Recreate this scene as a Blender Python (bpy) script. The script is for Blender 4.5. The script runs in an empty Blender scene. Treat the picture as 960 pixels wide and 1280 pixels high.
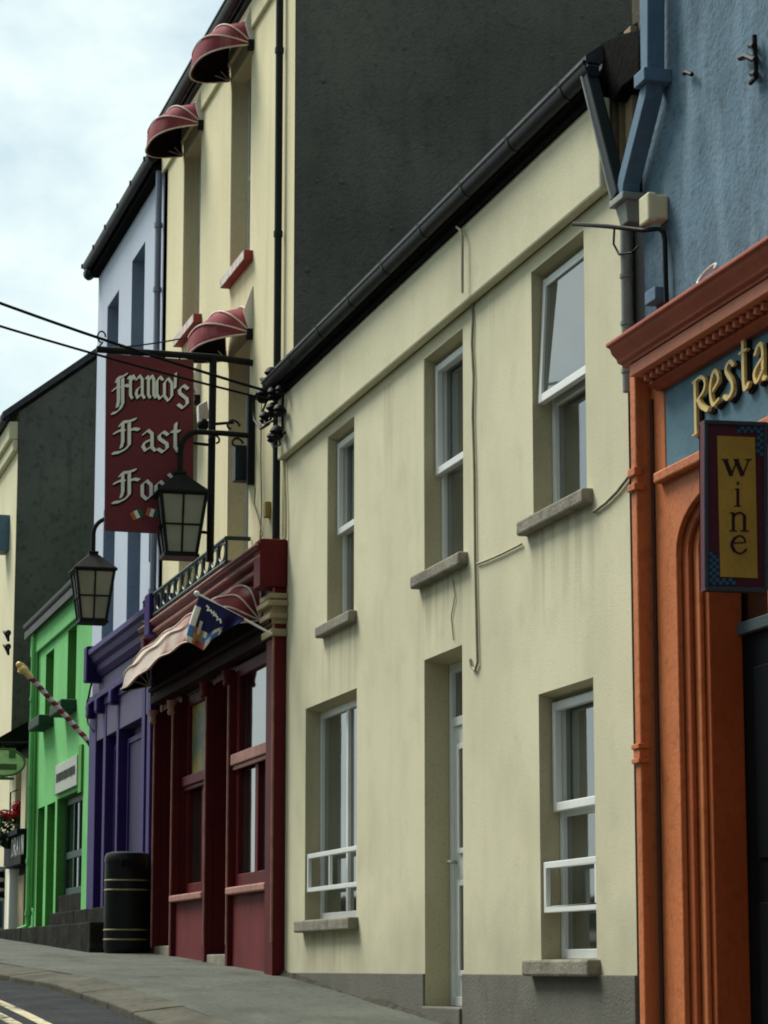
import bpy, bmesh, math, random
from mathutils import Vector, Matrix
random.seed(7)
S = bpy.context.scene
COL = S.collection
V = Vector
# ------------------------------------------------------------------ camera geometry (street runs along X, facades stand on y = 0)
FPX, CX, CY = 3300.0, 480.0, 640.0
PIT = math.atan(570 / FPX)
HEAD = math.atan(886 * math.cos(PIT) / FPX)
CAM = V((0, -4.64, 1.6))
hv = V((-math.cos(HEAD), math.sin(HEAD), 0)); rv = V((math.sin(HEAD), math.cos(HEAD), 0)); zv = V((0, 0, 1))
FW = math.cos(PIT) * hv + math.sin(PIT) * zv
UP = -math.sin(PIT) * hv + math.cos(PIT) * zv
def ray(px, py): return FW + rv * ((px - CX) / FPX) - UP * ((py - CY) / FPX)
def onY(px, py, Y=0.0):
    d = ray(px, py); return CAM + d * ((Y - CAM.y) / d.y)
def onX(px, py, X):
    d = ray(px, py); return CAM + d * ((X - CAM.x) / d.x)
def xz(px, py, Y=0.0):
    p = onY(px, py, Y); return (p.x, p.z)
def yz(px, py, X):
    p = onX(px, py, X); return (p.y, p.z)
GP = [(-400, 9.5), (-60, 2.85), (-36, 2.03), (-26.4, 1.758), (-20.7, 1.56), (-16, 1.275), (-12.6, 1.05), (0, .15), (20, -1.1), (60, -3.3), (400, -15)]
def lerp(tab, x):
    for (a, b), (c, d) in zip(tab, tab[1:]):
        if x <= c: return b + (d - b) * (max(x, a) - a) / (c - a)
    return tab[-1][1]
def gz(x): return lerp(GP, x)
KB = [(-400, -3.0), (-60, -2.7), (-36, -2.5), (-24.6, -2.2), (-22.2, -1.95), (-20.7, -1.82), (-18.8, -1.70), (-14, -1.55), (0, -1.45), (400, -1.45)]
def kb(x): return lerp(KB, x)

# ------------------------------------------------------------------ materials
MATS = {}
def mat(name, col, rough=.85, var=.12, vs=1.2, bump=.25, bs=90., spec=.25, stain=None, stain_amt=.4, stain_scale=(5, 5, .5), stain_thr=.55, metal=0., fine=.08, stain_x=None, splash=None, streak=None, patch=0):
    if name in MATS: return MATS[name]
    m = bpy.data.materials.new(name); m.use_nodes = True
    nt = m.node_tree; N = nt.nodes; L = nt.links
    bs_ = N['Principled BSDF']
    bs_.inputs['Roughness'].default_value = rough
    bs_.inputs['Specular IOR Level'].default_value = spec
    bs_.inputs['Metallic'].default_value = metal
    geo = N.new('ShaderNodeNewGeometry')
    def noise(scale, detail=4, vec=None):
        n = N.new('ShaderNodeTexNoise'); n.inputs['Scale'].default_value = scale; n.inputs['Detail'].default_value = detail
        L.new(vec if vec else geo.outputs['Position'], n.inputs['Vector']); return n.outputs['Fac']
    def mix(a, b, f, mode='MIX'):
        x = N.new('ShaderNodeMix'); x.data_type = 'RGBA'; x.blend_type = mode; x.clamp_factor = True
        for s, v in ((6, a), (7, b)):
            if isinstance(v, tuple): x.inputs[s].default_value = (*v, 1)
            else: L.new(v, x.inputs[s])
        if isinstance(f, (int, float)): x.inputs[0].default_value = f
        else: L.new(f, x.inputs[0])
        return x.outputs[2]
    def ramp(f, lo, hi, a=0., b=1.):
        r = N.new('ShaderNodeMapRange'); r.inputs[1].default_value = lo; r.inputs[2].default_value = hi
        r.inputs[3].default_value = a; r.inputs[4].default_value = b; L.new(f, r.inputs[0]); return r.outputs[0]
    dk = tuple(c * (1 - var) for c in col); lt = tuple(min(1, c * (1 + var)) for c in col)
    c = mix(dk, lt, ramp(noise(vs), .3, .7))
    if fine:
        fk = N.new('ShaderNodeMix'); c = mix(c, (0.0, 0.0, 0.0), ramp(noise(bs * .45, 3), .52, .8, 0, fine * 2.5))
    if stain:
        mp = N.new('ShaderNodeMapping'); mp.inputs['Scale'].default_value = stain_scale
        L.new(geo.outputs['Position'], mp.inputs['Vector'])
        f0 = noise(1.0, 6, mp.outputs[0])
        if stain_x:
            sx_ = N.new('ShaderNodeSeparateXYZ'); L.new(geo.outputs['Position'], sx_.inputs[0])
            ad = N.new('ShaderNodeMath'); ad.operation = 'ADD'; L.new(f0, ad.inputs[0]); L.new(ramp(sx_.outputs[0], *stain_x), ad.inputs[1]); f0 = ad.outputs[0]
        c = mix(c, stain, ramp(f0, stain_thr, stain_thr + .22, 0, stain_amt))
    if patch:
        n1 = noise(.55, 5); n2 = noise(3.2, 6)
        c = mix(c, tuple(x * .72 for x in col), ramp(n1, .5, .62, 0, patch)); c = mix(c, tuple(x * .66 for x in col), ramp(n2, .56, .72, 0, patch))
    if streak:
        mp2 = N.new('ShaderNodeMapping'); mp2.inputs['Scale'].default_value = (7, 7, .32); L.new(geo.outputs['Position'], mp2.inputs['Vector'])
        c = mix(c, streak[0], ramp(noise(1.0, 5, mp2.outputs[0]), .56, .76, 0, streak[1]))
    if splash:
        sz_ = N.new('ShaderNodeSeparateXYZ'); L.new(geo.outputs['Position'], sz_.inputs[0])
        a2 = N.new('ShaderNodeMath'); a2.operation = 'MULTIPLY_ADD'; L.new(noise(2.6, 6), a2.inputs[0]); a2.inputs[1].default_value = splash[2]; L.new(sz_.outputs[2], a2.inputs[2])
        c = mix(c, splash[3], ramp(a2.outputs[0], splash[0], splash[1], splash[4], 0))
    L.new(c, bs_.inputs['Base Color'])
    if bump:
        b = N.new('ShaderNodeBump'); b.inputs['Strength'].default_value = bump; b.inputs['Distance'].default_value = .012
        L.new(noise(bs, 3), b.inputs['Height']); L.new(b.outputs[0], bs_.inputs['Normal'])
    MATS[name] = m; return m
def glassm(name, col, rough=.04, spec=1.0):
    m = mat(name, col, rough, var=.25, vs=2.0, bump=.05, bs=3.0, spec=spec, fine=0)
    m.node_tree.nodes['Principled BSDF'].inputs['IOR'].default_value = 2.05
    return m
cream = mat('cream_render', (.655, .63, .445), .92, .07, .9, .22, 130, .05, stain=(.47, .445, .31), stain_amt=.4, stain_scale=(2.2, 2.2, 1.4), stain_thr=.5, patch=.27, streak=((.40, .37, .25), .14), splash=(1.95, 2.75, 1.2, (.33, .32, .24), .5))
def drips(m, spots, col, amt):
    nt = m.node_tree; N = nt.nodes; L = nt.links; bs = N['Principled BSDF']
    src = bs.inputs['Base Color'].links[0].from_socket
    geo = N.new('ShaderNodeNewGeometry'); sp = N.new('ShaderNodeSeparateXYZ'); L.new(geo.outputs['Position'], sp.inputs[0])
    mp = N.new('ShaderNodeMapping'); mp.inputs['Scale'].default_value = (11, 1, .7); L.new(geo.outputs['Position'], mp.inputs['Vector'])
    no = N.new('ShaderNodeTexNoise'); no.inputs['Scale'].default_value = 1.; no.inputs['Detail'].default_value = 5; L.new(mp.outputs[0], no.inputs['Vector'])
    def M(op, a, b_=None):
        q = N.new('ShaderNodeMath'); q.operation = op
        for i, v in enumerate((a, b_)):
            if v is None: continue
            if isinstance(v, (int, float)): q.inputs[i].default_value = v
            else: L.new(v, q.inputs[i])
        return q.outputs[0]
    def rg(v, a, b_, c=0., d=1.):
        q = N.new('ShaderNodeMapRange'); q.interpolation_type = 'SMOOTHSTEP'; q.inputs[1].default_value = a; q.inputs[2].default_value = b_; q.inputs[3].default_value = c; q.inputs[4].default_value = d; L.new(v, q.inputs[0]); return q.outputs[0]
    tot = None
    for xc, hw, zs, ln in spots:
        fx = rg(M('ABSOLUTE', M('SUBTRACT', sp.outputs[0], xc)), hw - .06, hw + .08, 1., 0.)
        fz = M('MULTIPLY', rg(sp.outputs[2], zs - ln, zs), M('LESS_THAN', sp.outputs[2], zs + .02))
        f = M('MULTIPLY', fx, fz); tot = f if tot is None else M('ADD', tot, f)
    f = M('MULTIPLY', M('MULTIPLY', tot, rg(no.outputs['Fac'], .40, .66)), amt)
    mx = N.new('ShaderNodeMix'); mx.data_type = 'RGBA'; mx.clamp_factor = True; L.new(f, mx.inputs[0]); L.new(src, mx.inputs[6]); mx.inputs[7].default_value = (*col, 1)
    L.new(mx.outputs[2], bs.inputs['Base Color'])
drips(cream, [(-18.81, .52, 4.06, .75), (-16.05, .56, 4.06, .7), (-13.72, .58, 4.05, .8), (-19.1, .85, 1.87, .45), (-17.4, .12, 5.6, 1.1), (-14.9, .10, 5.6, .9)], (.28, .26, .185), .42)
creamd = mat('cream_render_reveal_shade', (.50, .455, .30), .92, .08, 1.5, .3, 110, .05)  # same render, darkened in colour for the shade inside the openings
plinthm = mat('grey_plinth_paint', (.15, .148, .125), .9, .14, 1.6, .4, 60, .1, stain=(.07, .07, .05), stain_amt=.5, stain_scale=(3, 3, 2))
sillm = mat('weathered_sill', (.24, .225, .18), .9, .25, 6, .5, 50, .1, stain=(.10, .10, .07), stain_amt=.6, stain_scale=(8, 8, 8))
fcream = mat('yellow_cream_render', (.72, .665, .43), .9, .06, .8, .35, 80, .12, stain=(.5, .42, .24), stain_amt=.35, stain_scale=(4, 4, .5), stain_thr=.52, patch=.12, streak=((.40, .34, .2), .35))
gablem = mat('dark_cement_gable', (.175, .170, .142), .97, .22, .9, .9, 40, .04, patch=.45, streak=((.09, .09, .075), .3), stain=(.20, .20, .16), stain_amt=.5, stain_scale=(2.5, 2.5, 1.5), stain_thr=.5, fine=.12)
gablem2 = mat('dark_green_gable', (.12, .125, .105), .97, .2, .9, .7, 26, .05, fine=.2, patch=.4, streak=((.05, .055, .05), .6))
towerm = mat('pale_blue_render', (.48, .54, .635), .9, .05, 1., .3, 80, .1, stain=(.4, .45, .55), stain_amt=.3)
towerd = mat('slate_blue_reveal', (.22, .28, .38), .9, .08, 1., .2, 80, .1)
purple = mat('purple_gloss_paint', (.036, .017, .118), .55, .18, 2, .12, 40, .15, patch=.2, stain=(.055, .045, .12), stain_amt=.5, stain_scale=(7, 7, 1.5), fine=.04)
purpled = mat('deep_purple_paint', (.026, .011, .095), .55, .15, 2, .12, 40, .12, fine=.04)
lilac = mat('faded_lilac_board', (.062, .050, .118), .6, .12, 2, .12, 40, .3)
greenm = mat('bright_green_render', (.175, .51, .185), .9, .10, 1.5, .4, 70, .1, stain=(.09, .34, .11), stain_amt=.5, stain_scale=(3, 3, 1.5), patch=.25)
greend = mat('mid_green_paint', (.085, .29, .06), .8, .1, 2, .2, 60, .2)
red = mat('dark_red_gloss', (.095, .0095, .012), .55, .2, 2, .12, 35, .12, fine=.06)
redr = mat('dull_red_panel', (.15, .028, .03), .65, .15, 3, .25, 60, .12, patch=.3, stain=(.07, .02, .018), stain_amt=.6, stain_scale=(6, 6, 2))
redl = mat('pale_pink_red_edge', (.36, .17, .135), .6, .25, 8, .2, 60, .3)  # paler pink-red for edge lines, sills and capitals
canv = mat('dusty_maroon_canvas', (.215, .042, .052), .85, .18, 5, .2, 150, .15, stain=(.38, .19, .18), stain_amt=.5, stain_scale=(6, 6, 6), stain_thr=.52)
canvs = mat('worn_pinkish_canvas', (.20, .045, .048), .9, .3, 2, .25, 90, .05, stain=(.60, .53, .46), stain_amt=.9, stain_scale=(.9, 3, 3), stain_thr=.62, stain_x=(-22.0, -24.4, 0., .42))
ribm = mat('pale_awning_trim', (.66, .54, .46), .7, .15, 8, .1, 60, .2)
black = mat('black_iron', (.010, .012, .012), .6, .2, 5, .15, 60, .12, fine=.02)
gut = mat('black_gutter_plastic', (.011, .015, .016), .45, .2, 3, .05, 30, .18, fine=.02)
cabm = mat('black_cable', (.008, .008, .008), .9, .1, 3, 0, spec=.1, fine=0)
dgreen = mat('dark_green_iron', (.02, .045, .038), .5, .2, 5, .15, 60, .35, fine=.02)
slate = mat('roof_slate', (.05, .055, .06), .7, .3, 6, .5, 12, .3)
white = mat('white_upvc', (.74, .77, .74), .4, .05, 3, .03, 30, .4, fine=.02)
dwhite = mat('dull_white_wood', (.55, .60, .56), .55, .06, 3, .05, 30, .3)  # even, duller white for wooden window frames
glass = glassm('window_glass', (.030, .040, .034))
dglass = glassm('dark_shop_glass', (.010, .012, .011))
lglass = mat('frosted_lamp_glass', (.21, .235, .195), .16, .12, 6, .05, 10, .5, fine=0)
lglass2 = mat('shiny_lamp_glass', (.3, .32, .3), .08, .1, 6, 0, spec=1., fine=0); lglass2.node_tree.nodes['Principled BSDF'].inputs['IOR'].default_value = 3.0
orange = mat('orange_paint', (.54, .165, .055), .6, .10, 2, .25, 45, .3, stain=(.26, .05, .02), stain_amt=.35, stain_scale=(9, 9, 1), fine=.14, patch=.2, streak=((.20, .055, .022), .35))
oranged = mat('shaded_orange_paint', (.36, .085, .022), .6, .12, 2, .25, 45, .3, fine=.1)  # orange darkened in colour for the shade on arch returns and reveals
corn = mat('brick_red_cornice_paint', (.37, .080, .037), .55, .12, 3, .2, 40, .3)
corl = mat('salmon_cornice_band', (.58, .20, .11), .6, .08, 3, .2, 40, .3)
bluem = mat('mottled_blue_render', (.10, .168, .222), .93, .28, 2.2, .5, 34, .15, stain=(.19, .285, .35), stain_amt=.75, stain_scale=(5, 5, 1.3), stain_thr=.48, fine=.2)
blued = mat('blue_pipe_paint', (.085, .165, .245), .6, .1, 3, .1, 40, .3)
fasb = mat('blue_fascia_board', (.10, .20, .26), .7, .12, 3, .15, 40, .25)
gold = mat('gold_leaf_letter', (.78, .55, .17), .4, .12, 10, .05, 40, .5, fine=0)
blackp = mat('black_paint', (.01, .01, .011), .6, .1, 3, .05, 40, .08, fine=0)
pave = mat('worn_concrete_pavement', (.102, .111, .092), .92, .22, 1.1, .6, 45, .15, stain=(.045, .048, .038), stain_amt=.75, stain_scale=(.9, 2.2, 2), stain_thr=.5, fine=.3, patch=.35)
kerbm = mat('kerb_stone', (.082, .080, .060), .9, .3, 2.5, .7, 30, .15, stain=(.05, .048, .035), stain_amt=.7, stain_scale=(2, 2, 2), fine=.2)
road = mat('asphalt', (.030, .034, .036), .9, .25, 3, .9, 60, .08, fine=.25)
yel = mat('worn_road_paint', (.50, .46, .31), .85, .2, 9, .5, 60, .05, stain=(.03, .033, .034), stain_amt=1., stain_scale=(4, 9, 5), stain_thr=.45)
earth = mat('dull_earth', (.08, .085, .06), .95, .3, .4, 0)
stone = mat('dark_stone_step', (.022, .023, .019), .95, .4, 3, .6, 25, .03, stain=(.065, .065, .052), stain_amt=.6, stain_scale=(4, 4, 8))
timber = mat('bare_tan_timber', (.36, .27, .16), .85, .25, 7, .3, 60, .15, stain=(.18, .13, .08), stain_amt=.6, stain_scale=(14, 14, 1.5))
lead = mat('tarred_felt', (.009, .009, .009), .95, .3, 7, .7, 20, .02)
greyp = mat('grey_zinc_pipe', (.23, .26, .235), .55, .2, 5, .1, 40, .35, stain=(.12, .13, .12), stain_amt=.5)
ivory = mat('ivory_plastic', (.58, .55, .36), .5, .08, 4, .05, 40, .3)
cablem = mat('cable_sheath', (.30, .285, .21), .7, .2, 7, .1, 60, .2)
signr = mat('maroon_signboard', (.150, .022, .032), .55, .12, 3, .08, 40, .3, fine=.04)
lett = mat('white_lettering', (.84, .85, .79), .6, .05, 6, 0, spec=.2, fine=0)
pale = mat('pale_yellow_render', (.66, .62, .42), .9, .07, 1, .3, 80, .12)
tan = mat('tan_paint', (.34, .28, .17), .8, .12, 3, .2, 60, .15)

# ------------------------------------------------------------------ mesh helpers
class MB:
    def __init__(s): s.v = []; s.f = []; s.m = []
    def add(s, vs, fs, mi=0):
        o = len(s.v); s.v += [tuple(v) for v in vs]; s.f += [[i + o for i in f] for f in fs]; s.m += [mi] * len(fs); return s
    def box(s, x0, x1, y0, y1, z0, z1, mi=0):
        return s.add([(x, y, z) for x in (x0, x1) for y in (y0, y1) for z in (z0, z1)],
                     [(0, 1, 3, 2), (4, 6, 7, 5), (0, 4, 5, 1), (2, 3, 7, 6), (0, 2, 6, 4), (1, 5, 7, 3)], mi)
    def poly(s, pts, mi=0): return s.add(pts, [list(range(len(pts)))], mi)
    def ext(s, pts, d, mi=0):
        n = len(pts); d = V(d); a = [V(p) for p in pts]; b = [p + d for p in a]
        return s.add(a + b, [list(range(n)), list(range(n, 2 * n))[::-1]] + [(i, (i + 1) % n, n + (i + 1) % n, n + i) for i in range(n)], mi)
    def prismY(s, pts, y0, y1, mi=0): return s.ext([(x, y0, z) for x, z in pts], (0, y1 - y0, 0), mi)
    def prismX(s, pts, x0, x1, mi=0): return s.ext([(x0, y, z) for y, z in pts], (x1 - x0, 0, 0), mi)
    def tube(s, pts, r, n=8, mi=0, square=False, aspect=1.0):
        pts = [V(p) for p in pts]; k = len(pts); rings = []
        if square: n = 4
        prev = None
        for i, p in enumerate(pts):
            t = ((pts[min(i + 1, k - 1)] - pts[max(i - 1, 0)])).normalized()
            if prev is None:
                a = V((0, 0, 1)) if abs(t.z) < .9 else V((0, 1, 0))
                u = t.cross(a).normalized()
            else:
                u = (prev - t * prev.dot(t)).normalized()
            prev = u; w = t.cross(u)
            rr = r[i] if isinstance(r, (list, tuple)) else r
            off = math.pi / 4 if square else 0
            rings.append([p + (u * math.cos(2 * math.pi * j / n + off) + w * aspect * math.sin(2 * math.pi * j / n + off)) * rr * (1.414 if square else 1) for j in range(n)])
        vs = [q for r_ in rings for q in r_]
        fs = [(i * n + j, i * n + (j + 1) % n, (i + 1) * n + (j + 1) % n, (i + 1) * n + j) for i in range(k - 1) for j in range(n)]
        fs += [list(range(n))[::-1], list(range((k - 1) * n, k * n))]
        return s.add(vs, fs, mi)
    def lathe(s, c, prof, n=24, mi=0):
        c = V(c); vs = []; k = len(prof)
        for r, z in prof: vs += [c + V((r * math.cos(2 * math.pi * j / n), r * math.sin(2 * math.pi * j / n), z)) for j in range(n)]
        fs = [(i * n + j, i * n + (j + 1) % n, (i + 1) * n + (j + 1) % n, (i + 1) * n + j) for i in range(k - 1) for j in range(n)]
        fs += [list(range(n))[::-1], list(range((k - 1) * n, k * n))]
        return s.add(vs, fs, mi)
    def ball(s, c, r, n=8, sx=1, sy=1, sz=1, mi=0):
        c = V(c); vs = []
        for i in range(1, n):
            a = math.pi * i / n
            vs += [c + V((r * sx * math.sin(a) * math.cos(2 * math.pi * j / n), r * sy * math.sin(a) * math.sin(2 * math.pi * j / n), r * sz * math.cos(a))) for j in range(n)]
        fs = [(i * n + j, i * n + (j + 1) % n, (i + 1) * n + (j + 1) % n, (i + 1) * n + j) for i in range(n - 2) for j in range(n)]
        fs += [list(range(n))[::-1], list(range((n - 2) * n, (n - 1) * n))]
        return s.add(vs, fs, mi)
    def build(s, name, mats, parent=None, bevel=0, smooth=None, solid=0, merge=True, recalc=True):
        if not isinstance(mats, (list, tuple)): mats = [mats]
        me = bpy.data.meshes.new(name)
        lo = V((min(v[i] for v in s.v) for i in range(3))); hi = V((max(v[i] for v in s.v) for i in range(3)))
        c = (lo + hi) / 2; c.z = lo.z
        me.from_pydata([V(v) - c for v in s.v], [], s.f)
        for m in mats: me.materials.append(m)
        for p, mi in zip(me.polygons, s.m): p.material_index = mi
        bm = bmesh.new(); bm.from_mesh(me)
        if merge: bmesh.ops.remove_doubles(bm, verts=bm.verts, dist=.0002)
        if recalc: bmesh.ops.recalc_face_normals(bm, faces=bm.faces)
        if smooth:
            for f in bm.faces: f.smooth = True
        bm.to_mesh(me); bm.free()
        if smooth: me.set_sharp_from_angle(angle=math.radians(smooth))
        o = bpy.data.objects.new(name, me); COL.objects.link(o)
        place(o, c, parent)
        if bevel:
            b = o.modifiers.new('bevel', 'BEVEL'); b.width = bevel; b.segments = 2; b.limit_method = 'ANGLE'; b.angle_limit = math.radians(40)
        if solid:
            b = o.modifiers.new('solid', 'SOLIDIFY'); b.thickness = solid; b.offset = 0
        return o
WORLD = {}
def place(o, w, parent=None):
    WORLD[o] = V(w)
    if parent: o.parent = parent; o.location = V(w) - WORLD[parent]
    else: o.location = w
def thing(name, label, cat, loc, group=None):
    o = bpy.data.objects.new(name, None); COL.objects.link(o); o.empty_display_size = .2
    place(o, loc); return tag(o, label, cat, group)
def tag(o, label, cat, group=None):
    o['label'] = label; o['category'] = cat
    if group: o['group'] = group
    return o
def struct(o, label=None):
    o['kind'] = 'structure'
    return o
def dup(root, d, label, group=None):
    r = root.copy(); COL.objects.link(r); r.location = root.location + V(d); r['label'] = label
    for ch in list(root.children):
        c = ch.copy(); COL.objects.link(c); c.parent = r
        for g in list(ch.children):
            e = g.copy(); COL.objects.link(e); e.parent = c
    return r

def facade(m, x0, x1, z0, z1, y, holes, depth=.12, drop=0., mi=0, rmi=0):
    """front skin of a wall on plane y with rectangular holes (x0,x1,z0,z1[,depth]) and their reveals"""
    xs = sorted(set([x0, x1] + [h[0] for h in holes] + [h[1] for h in holes])); zs = sorted(set([z0, z1] + [h[2] for h in holes] + [h[3] for h in holes]))
    for a, b in zip(xs, xs[1:]):
        for c, d in zip(zs, zs[1:]):
            mx, mz = (a + b) / 2, (c + d) / 2
            if any(h[0] < mx < h[1] and h[2] < mz < h[3] for h in holes): continue
            m.poly([(a, y, c), (b, y, c), (b, y, d), (a, y, d)], mi)
    for h in holes:
        a, b, c, d = h[:4]; e = y + (h[4] if len(h) > 4 else depth)
        m.poly([(a, y, c), (a, e, c), (a, e, d), (a, y, d)], rmi); m.poly([(b, y, c), (b, e, c), (b, e, d), (b, y, d)], rmi)
        m.poly([(a, y, c), (b, y, c), (b, e, c), (a, e, c)], rmi); m.poly([(a, y, d), (b, y, d), (b, e, d - drop), (a, e, d - drop)], rmi)
def shell(m, x0, x1, z0, z1, y0, y1, mi=0, ridge=None):
    """side and back walls (no front)"""
    ym = (y0 + y1) / 2
    for x in (x0, x1):
        m.poly([(x, y0, z0), (x, y1, z0), (x, y1, z1)] + ([(x, ym, ridge)] if ridge else []) + [(x, y0, z1)], mi)
    m.poly([(x0, y1, z0), (x1, y1, z0), (x1, y1, z1), (x0, y1, z1)], mi)
def roof(x0, x1, y0, y1, ez, rz, parent, m=None, over=.2):
    b = MB(); ym = (y0 + y1) / 2; s = (rz - ez) / (ym - y0)
    b.prismX([(y0 - over, ez - over * s), (ym, rz), (y1 + over, ez - over * s), (y1 + over, ez - over * s + .1), (ym, rz + .12), (y0 - over, ez - over * s + .1)], x0, x1)
    return b.build('roof', m or slate, parent)
def frame_box(m, x0, x1, z0, z1, y0, y1, w, mi=0, bars=(), zb=()):
    m.box(x0, x0 + w, y0, y1, z0, z1, mi); m.box(x1 - w, x1, y0, y1, z0, z1, mi)
    m.box(x0 + w, x1 - w, y0 + .002, y1 - .002, z0, z0 + w, mi); m.box(x0 + w, x1 - w, y0 + .002, y1 - .002, z1 - w, z1, mi)
    for b in bars: m.box(b - w / 2, b + w / 2, y0 + .003, y1 - .003, z0 + w, z1 - w, mi)
    for b in zb: m.box(x0 + w, x1 - w, y0 + .004, y1 - .004, b - w / 2, b + w / 2, mi)
def window(parent, x0, x1, z0, z1, y, fm=white, gm=None, w=.055, bars=(), zb=(), sash=None, name='window', th=.06):
    """frame set at depth y; pane is its sub-part"""
    m = MB(); frame_box(m, x0, x1, z0, z1, y, y + th, w, 0, bars, zb)
    if sash:   # upper light standing proud of the frame
        frame_box(m, x0 + .02, x1 - .02, sash, z1 - .02, y - .045, y - .004, w * .9)
    f = m.build(name, fm, parent, bevel=.005)
    g = MB(); g.box(x0 + w * .6, x1 - w * .6, y + th * .45, y + th * .75, z0 + w * .6, z1 - w * .6); g.build('pane', gm or glass, f)
    return f

# ------------------------------------------------------------------ GROUND
def strip(name, ya, yb, za, zb, m, xs, thick=None, ny=1):
    b = MB()
    for x0, x1 in zip(xs, xs[1:]):
        for k in range(ny):
            t0, t1 = k / ny, (k + 1) / ny
            q = []
            for x, t in ((x0, t0), (x1, t0), (x1, t1), (x0, t1)):
                y = ya(x) + (yb(x) - ya(x)) * t; q.append((x, y, za(x) + (zb(x) - za(x)) * t))
            b.poly(q)
    return struct(b.build(name, m, smooth=60))
xs = [-400, -300, -200, -150, -100, -80] + [-70 + i for i in range(0, 71)] + [5, 10, 15, 20, 30, 45, 60, 100, 200, 400]
KW = .36
strip('pavement', lambda x: kb(x) + KW - .03, lambda x: .35, lambda x: gz(x) - .036, gz, pave, xs, ny=2)
ks = []
x = -70.0
kx = [-400, -200, -100]
while x < 8: kx.append(x); x += .9
kx += [20, 60, 400]
b = MB()
for i, (x0, x1) in enumerate(zip(kx, kx[1:])):
    g = .0015 if x1 - x0 < 2 else 0
    a0, a1 = x0 + g, x1 - g; j = random.uniform(-.006, .006)
    top = [(a0, kb(a0), gz(a0) - .075 + j), (a1, kb(a1), gz(a1) - .075 + j), (a1, kb(a1) + KW, gz(a1) - .033 + j), (a0, kb(a0) + KW, gz(a0) - .033 + j)]
    b.ext(top, (0, 0, -.22))
struct(b.build('kerb', kerbm, bevel=.012))
strip('road', lambda x: -7.4, lambda x: kb(x) + .05, lambda x: gz(x) - .11, lambda x: gz(x) - .125, road, xs, ny=3)
strip('far_pavement', lambda x: -9.6, lambda x: -7.4, lambda x: gz(x), lambda x: gz(x) - .03, pave, xs)
strip('far_kerb', lambda x: -7.4, lambda x: -7.4 + .001, lambda x: gz(x) - .03, lambda x: gz(x) - .2, kerbm, xs)
strip('ground', lambda x: -300, lambda x: 300, lambda x: gz(x) - .32, lambda x: gz(x) - .32, earth, xs)
for off in (.60, .79):
    b = MB()
    for x0, x1 in zip(xs, xs[1:]):
        if x0 < -70 or x1 > 1: continue
        z = lambda q: gz(q) - .125 + (off / 5) * .015 + .004
        b.poly([(x0, kb(x0) - off - .09, z(x0)), (x1, kb(x1) - off - .09, z(x1)), (x1, kb(x1) - off, z(x1)), (x0, kb(x0) - off, z(x0))])
    struct(b.build('road_marking', yel))

b = MB(); rj = random.Random(11); x = -26.6; row = []
d_ = .05; hh = .01
while x < -12.7:
    d_ = min(.11, max(.02, d_ + rj.uniform(-.02, .02))); hh = min(.03, max(-.005, hh + rj.uniform(-.008, .008)))
    row.append([(x, -d_, gz(x) - .04), (x, -.5 * d_, gz(x) - .012 + hh * .3), (x, -.015, gz(x) + hh), (x, .0, gz(x) + hh - .004)]); x += .06
for r0, r1 in zip(row, row[1:]):
    for a, c in zip(range(3), range(1, 4)): b.poly([r0[a], r1[a], r1[c], r0[c]])
o = b.build('dirt', mat('dark_wall_foot_dirt', (.06, .058, .045), .95, .4, 9, .8, 50, .05), None, smooth=60); o['kind'] = 'stuff'; o['label'] = 'crumbled mortar and dirt along the foot of the house walls'; o['category'] = 'dirt'
cx_ = -21.3; cy_ = -1.05
b = MB(); b.add([(cx_ - .55, cy_ - .09, gz(cx_ - .55) - .032), (cx_ + .55, cy_ - .09, gz(cx_ + .55) - .032), (cx_ + .55, cy_ + .09, gz(cx_ + .55) - .028), (cx_ - .55, cy_ + .09, gz(cx_ - .55) - .028)], [(0, 1, 2, 3)])
tag(b.build('utility_cover', mat('worn_iron_cover', (.05, .05, .045), .7, .3, 12, .6, 60, .2)), 'narrow dark iron cover set flush in the pavement', 'utility cover')
# ------------------------------------------------------------------ CREAM HOUSE
XL, XR = -20.70, -12.60
H = thing('terraced_house', 'plain two-storey cream house with white windows between the red shopfront and the orange one', 'house', (-16.6, 0, gz(-16.6)))
U = [(-19.22, -18.40, 4.14, 5.59), (-16.50, -15.60, 4.14, 5.59), (-14.19, -13.26, 4.13, 5.59)]
L1 = (-19.91, -18.30, 1.95, 3.58); L2 = (-14.13, -13.20, 1.64, 3.12); DR = (-16.51, -15.64, 1.33, 3.58)
b = MB()
RD = .115
SZ = onY(560, 396, -.065).z
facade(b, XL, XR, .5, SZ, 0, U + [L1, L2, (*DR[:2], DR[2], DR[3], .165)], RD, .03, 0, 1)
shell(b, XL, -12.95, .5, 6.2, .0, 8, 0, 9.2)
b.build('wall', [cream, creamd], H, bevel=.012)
b = MB(); b.box(XL, -12.80, -.065, 0.001, SZ, 6.2); b.build('upper_wall_band', cream, H, bevel=.015)
b = MB(); zf = onY(620, 244, -.065).z; b.box(XL, -12.80, -.085, -.067, zf, zf + .2); b.box(XL, -12.80, -.125, -.0865, zf + .05, zf + .2); b.build('fascia_board', lead, H)
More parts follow.
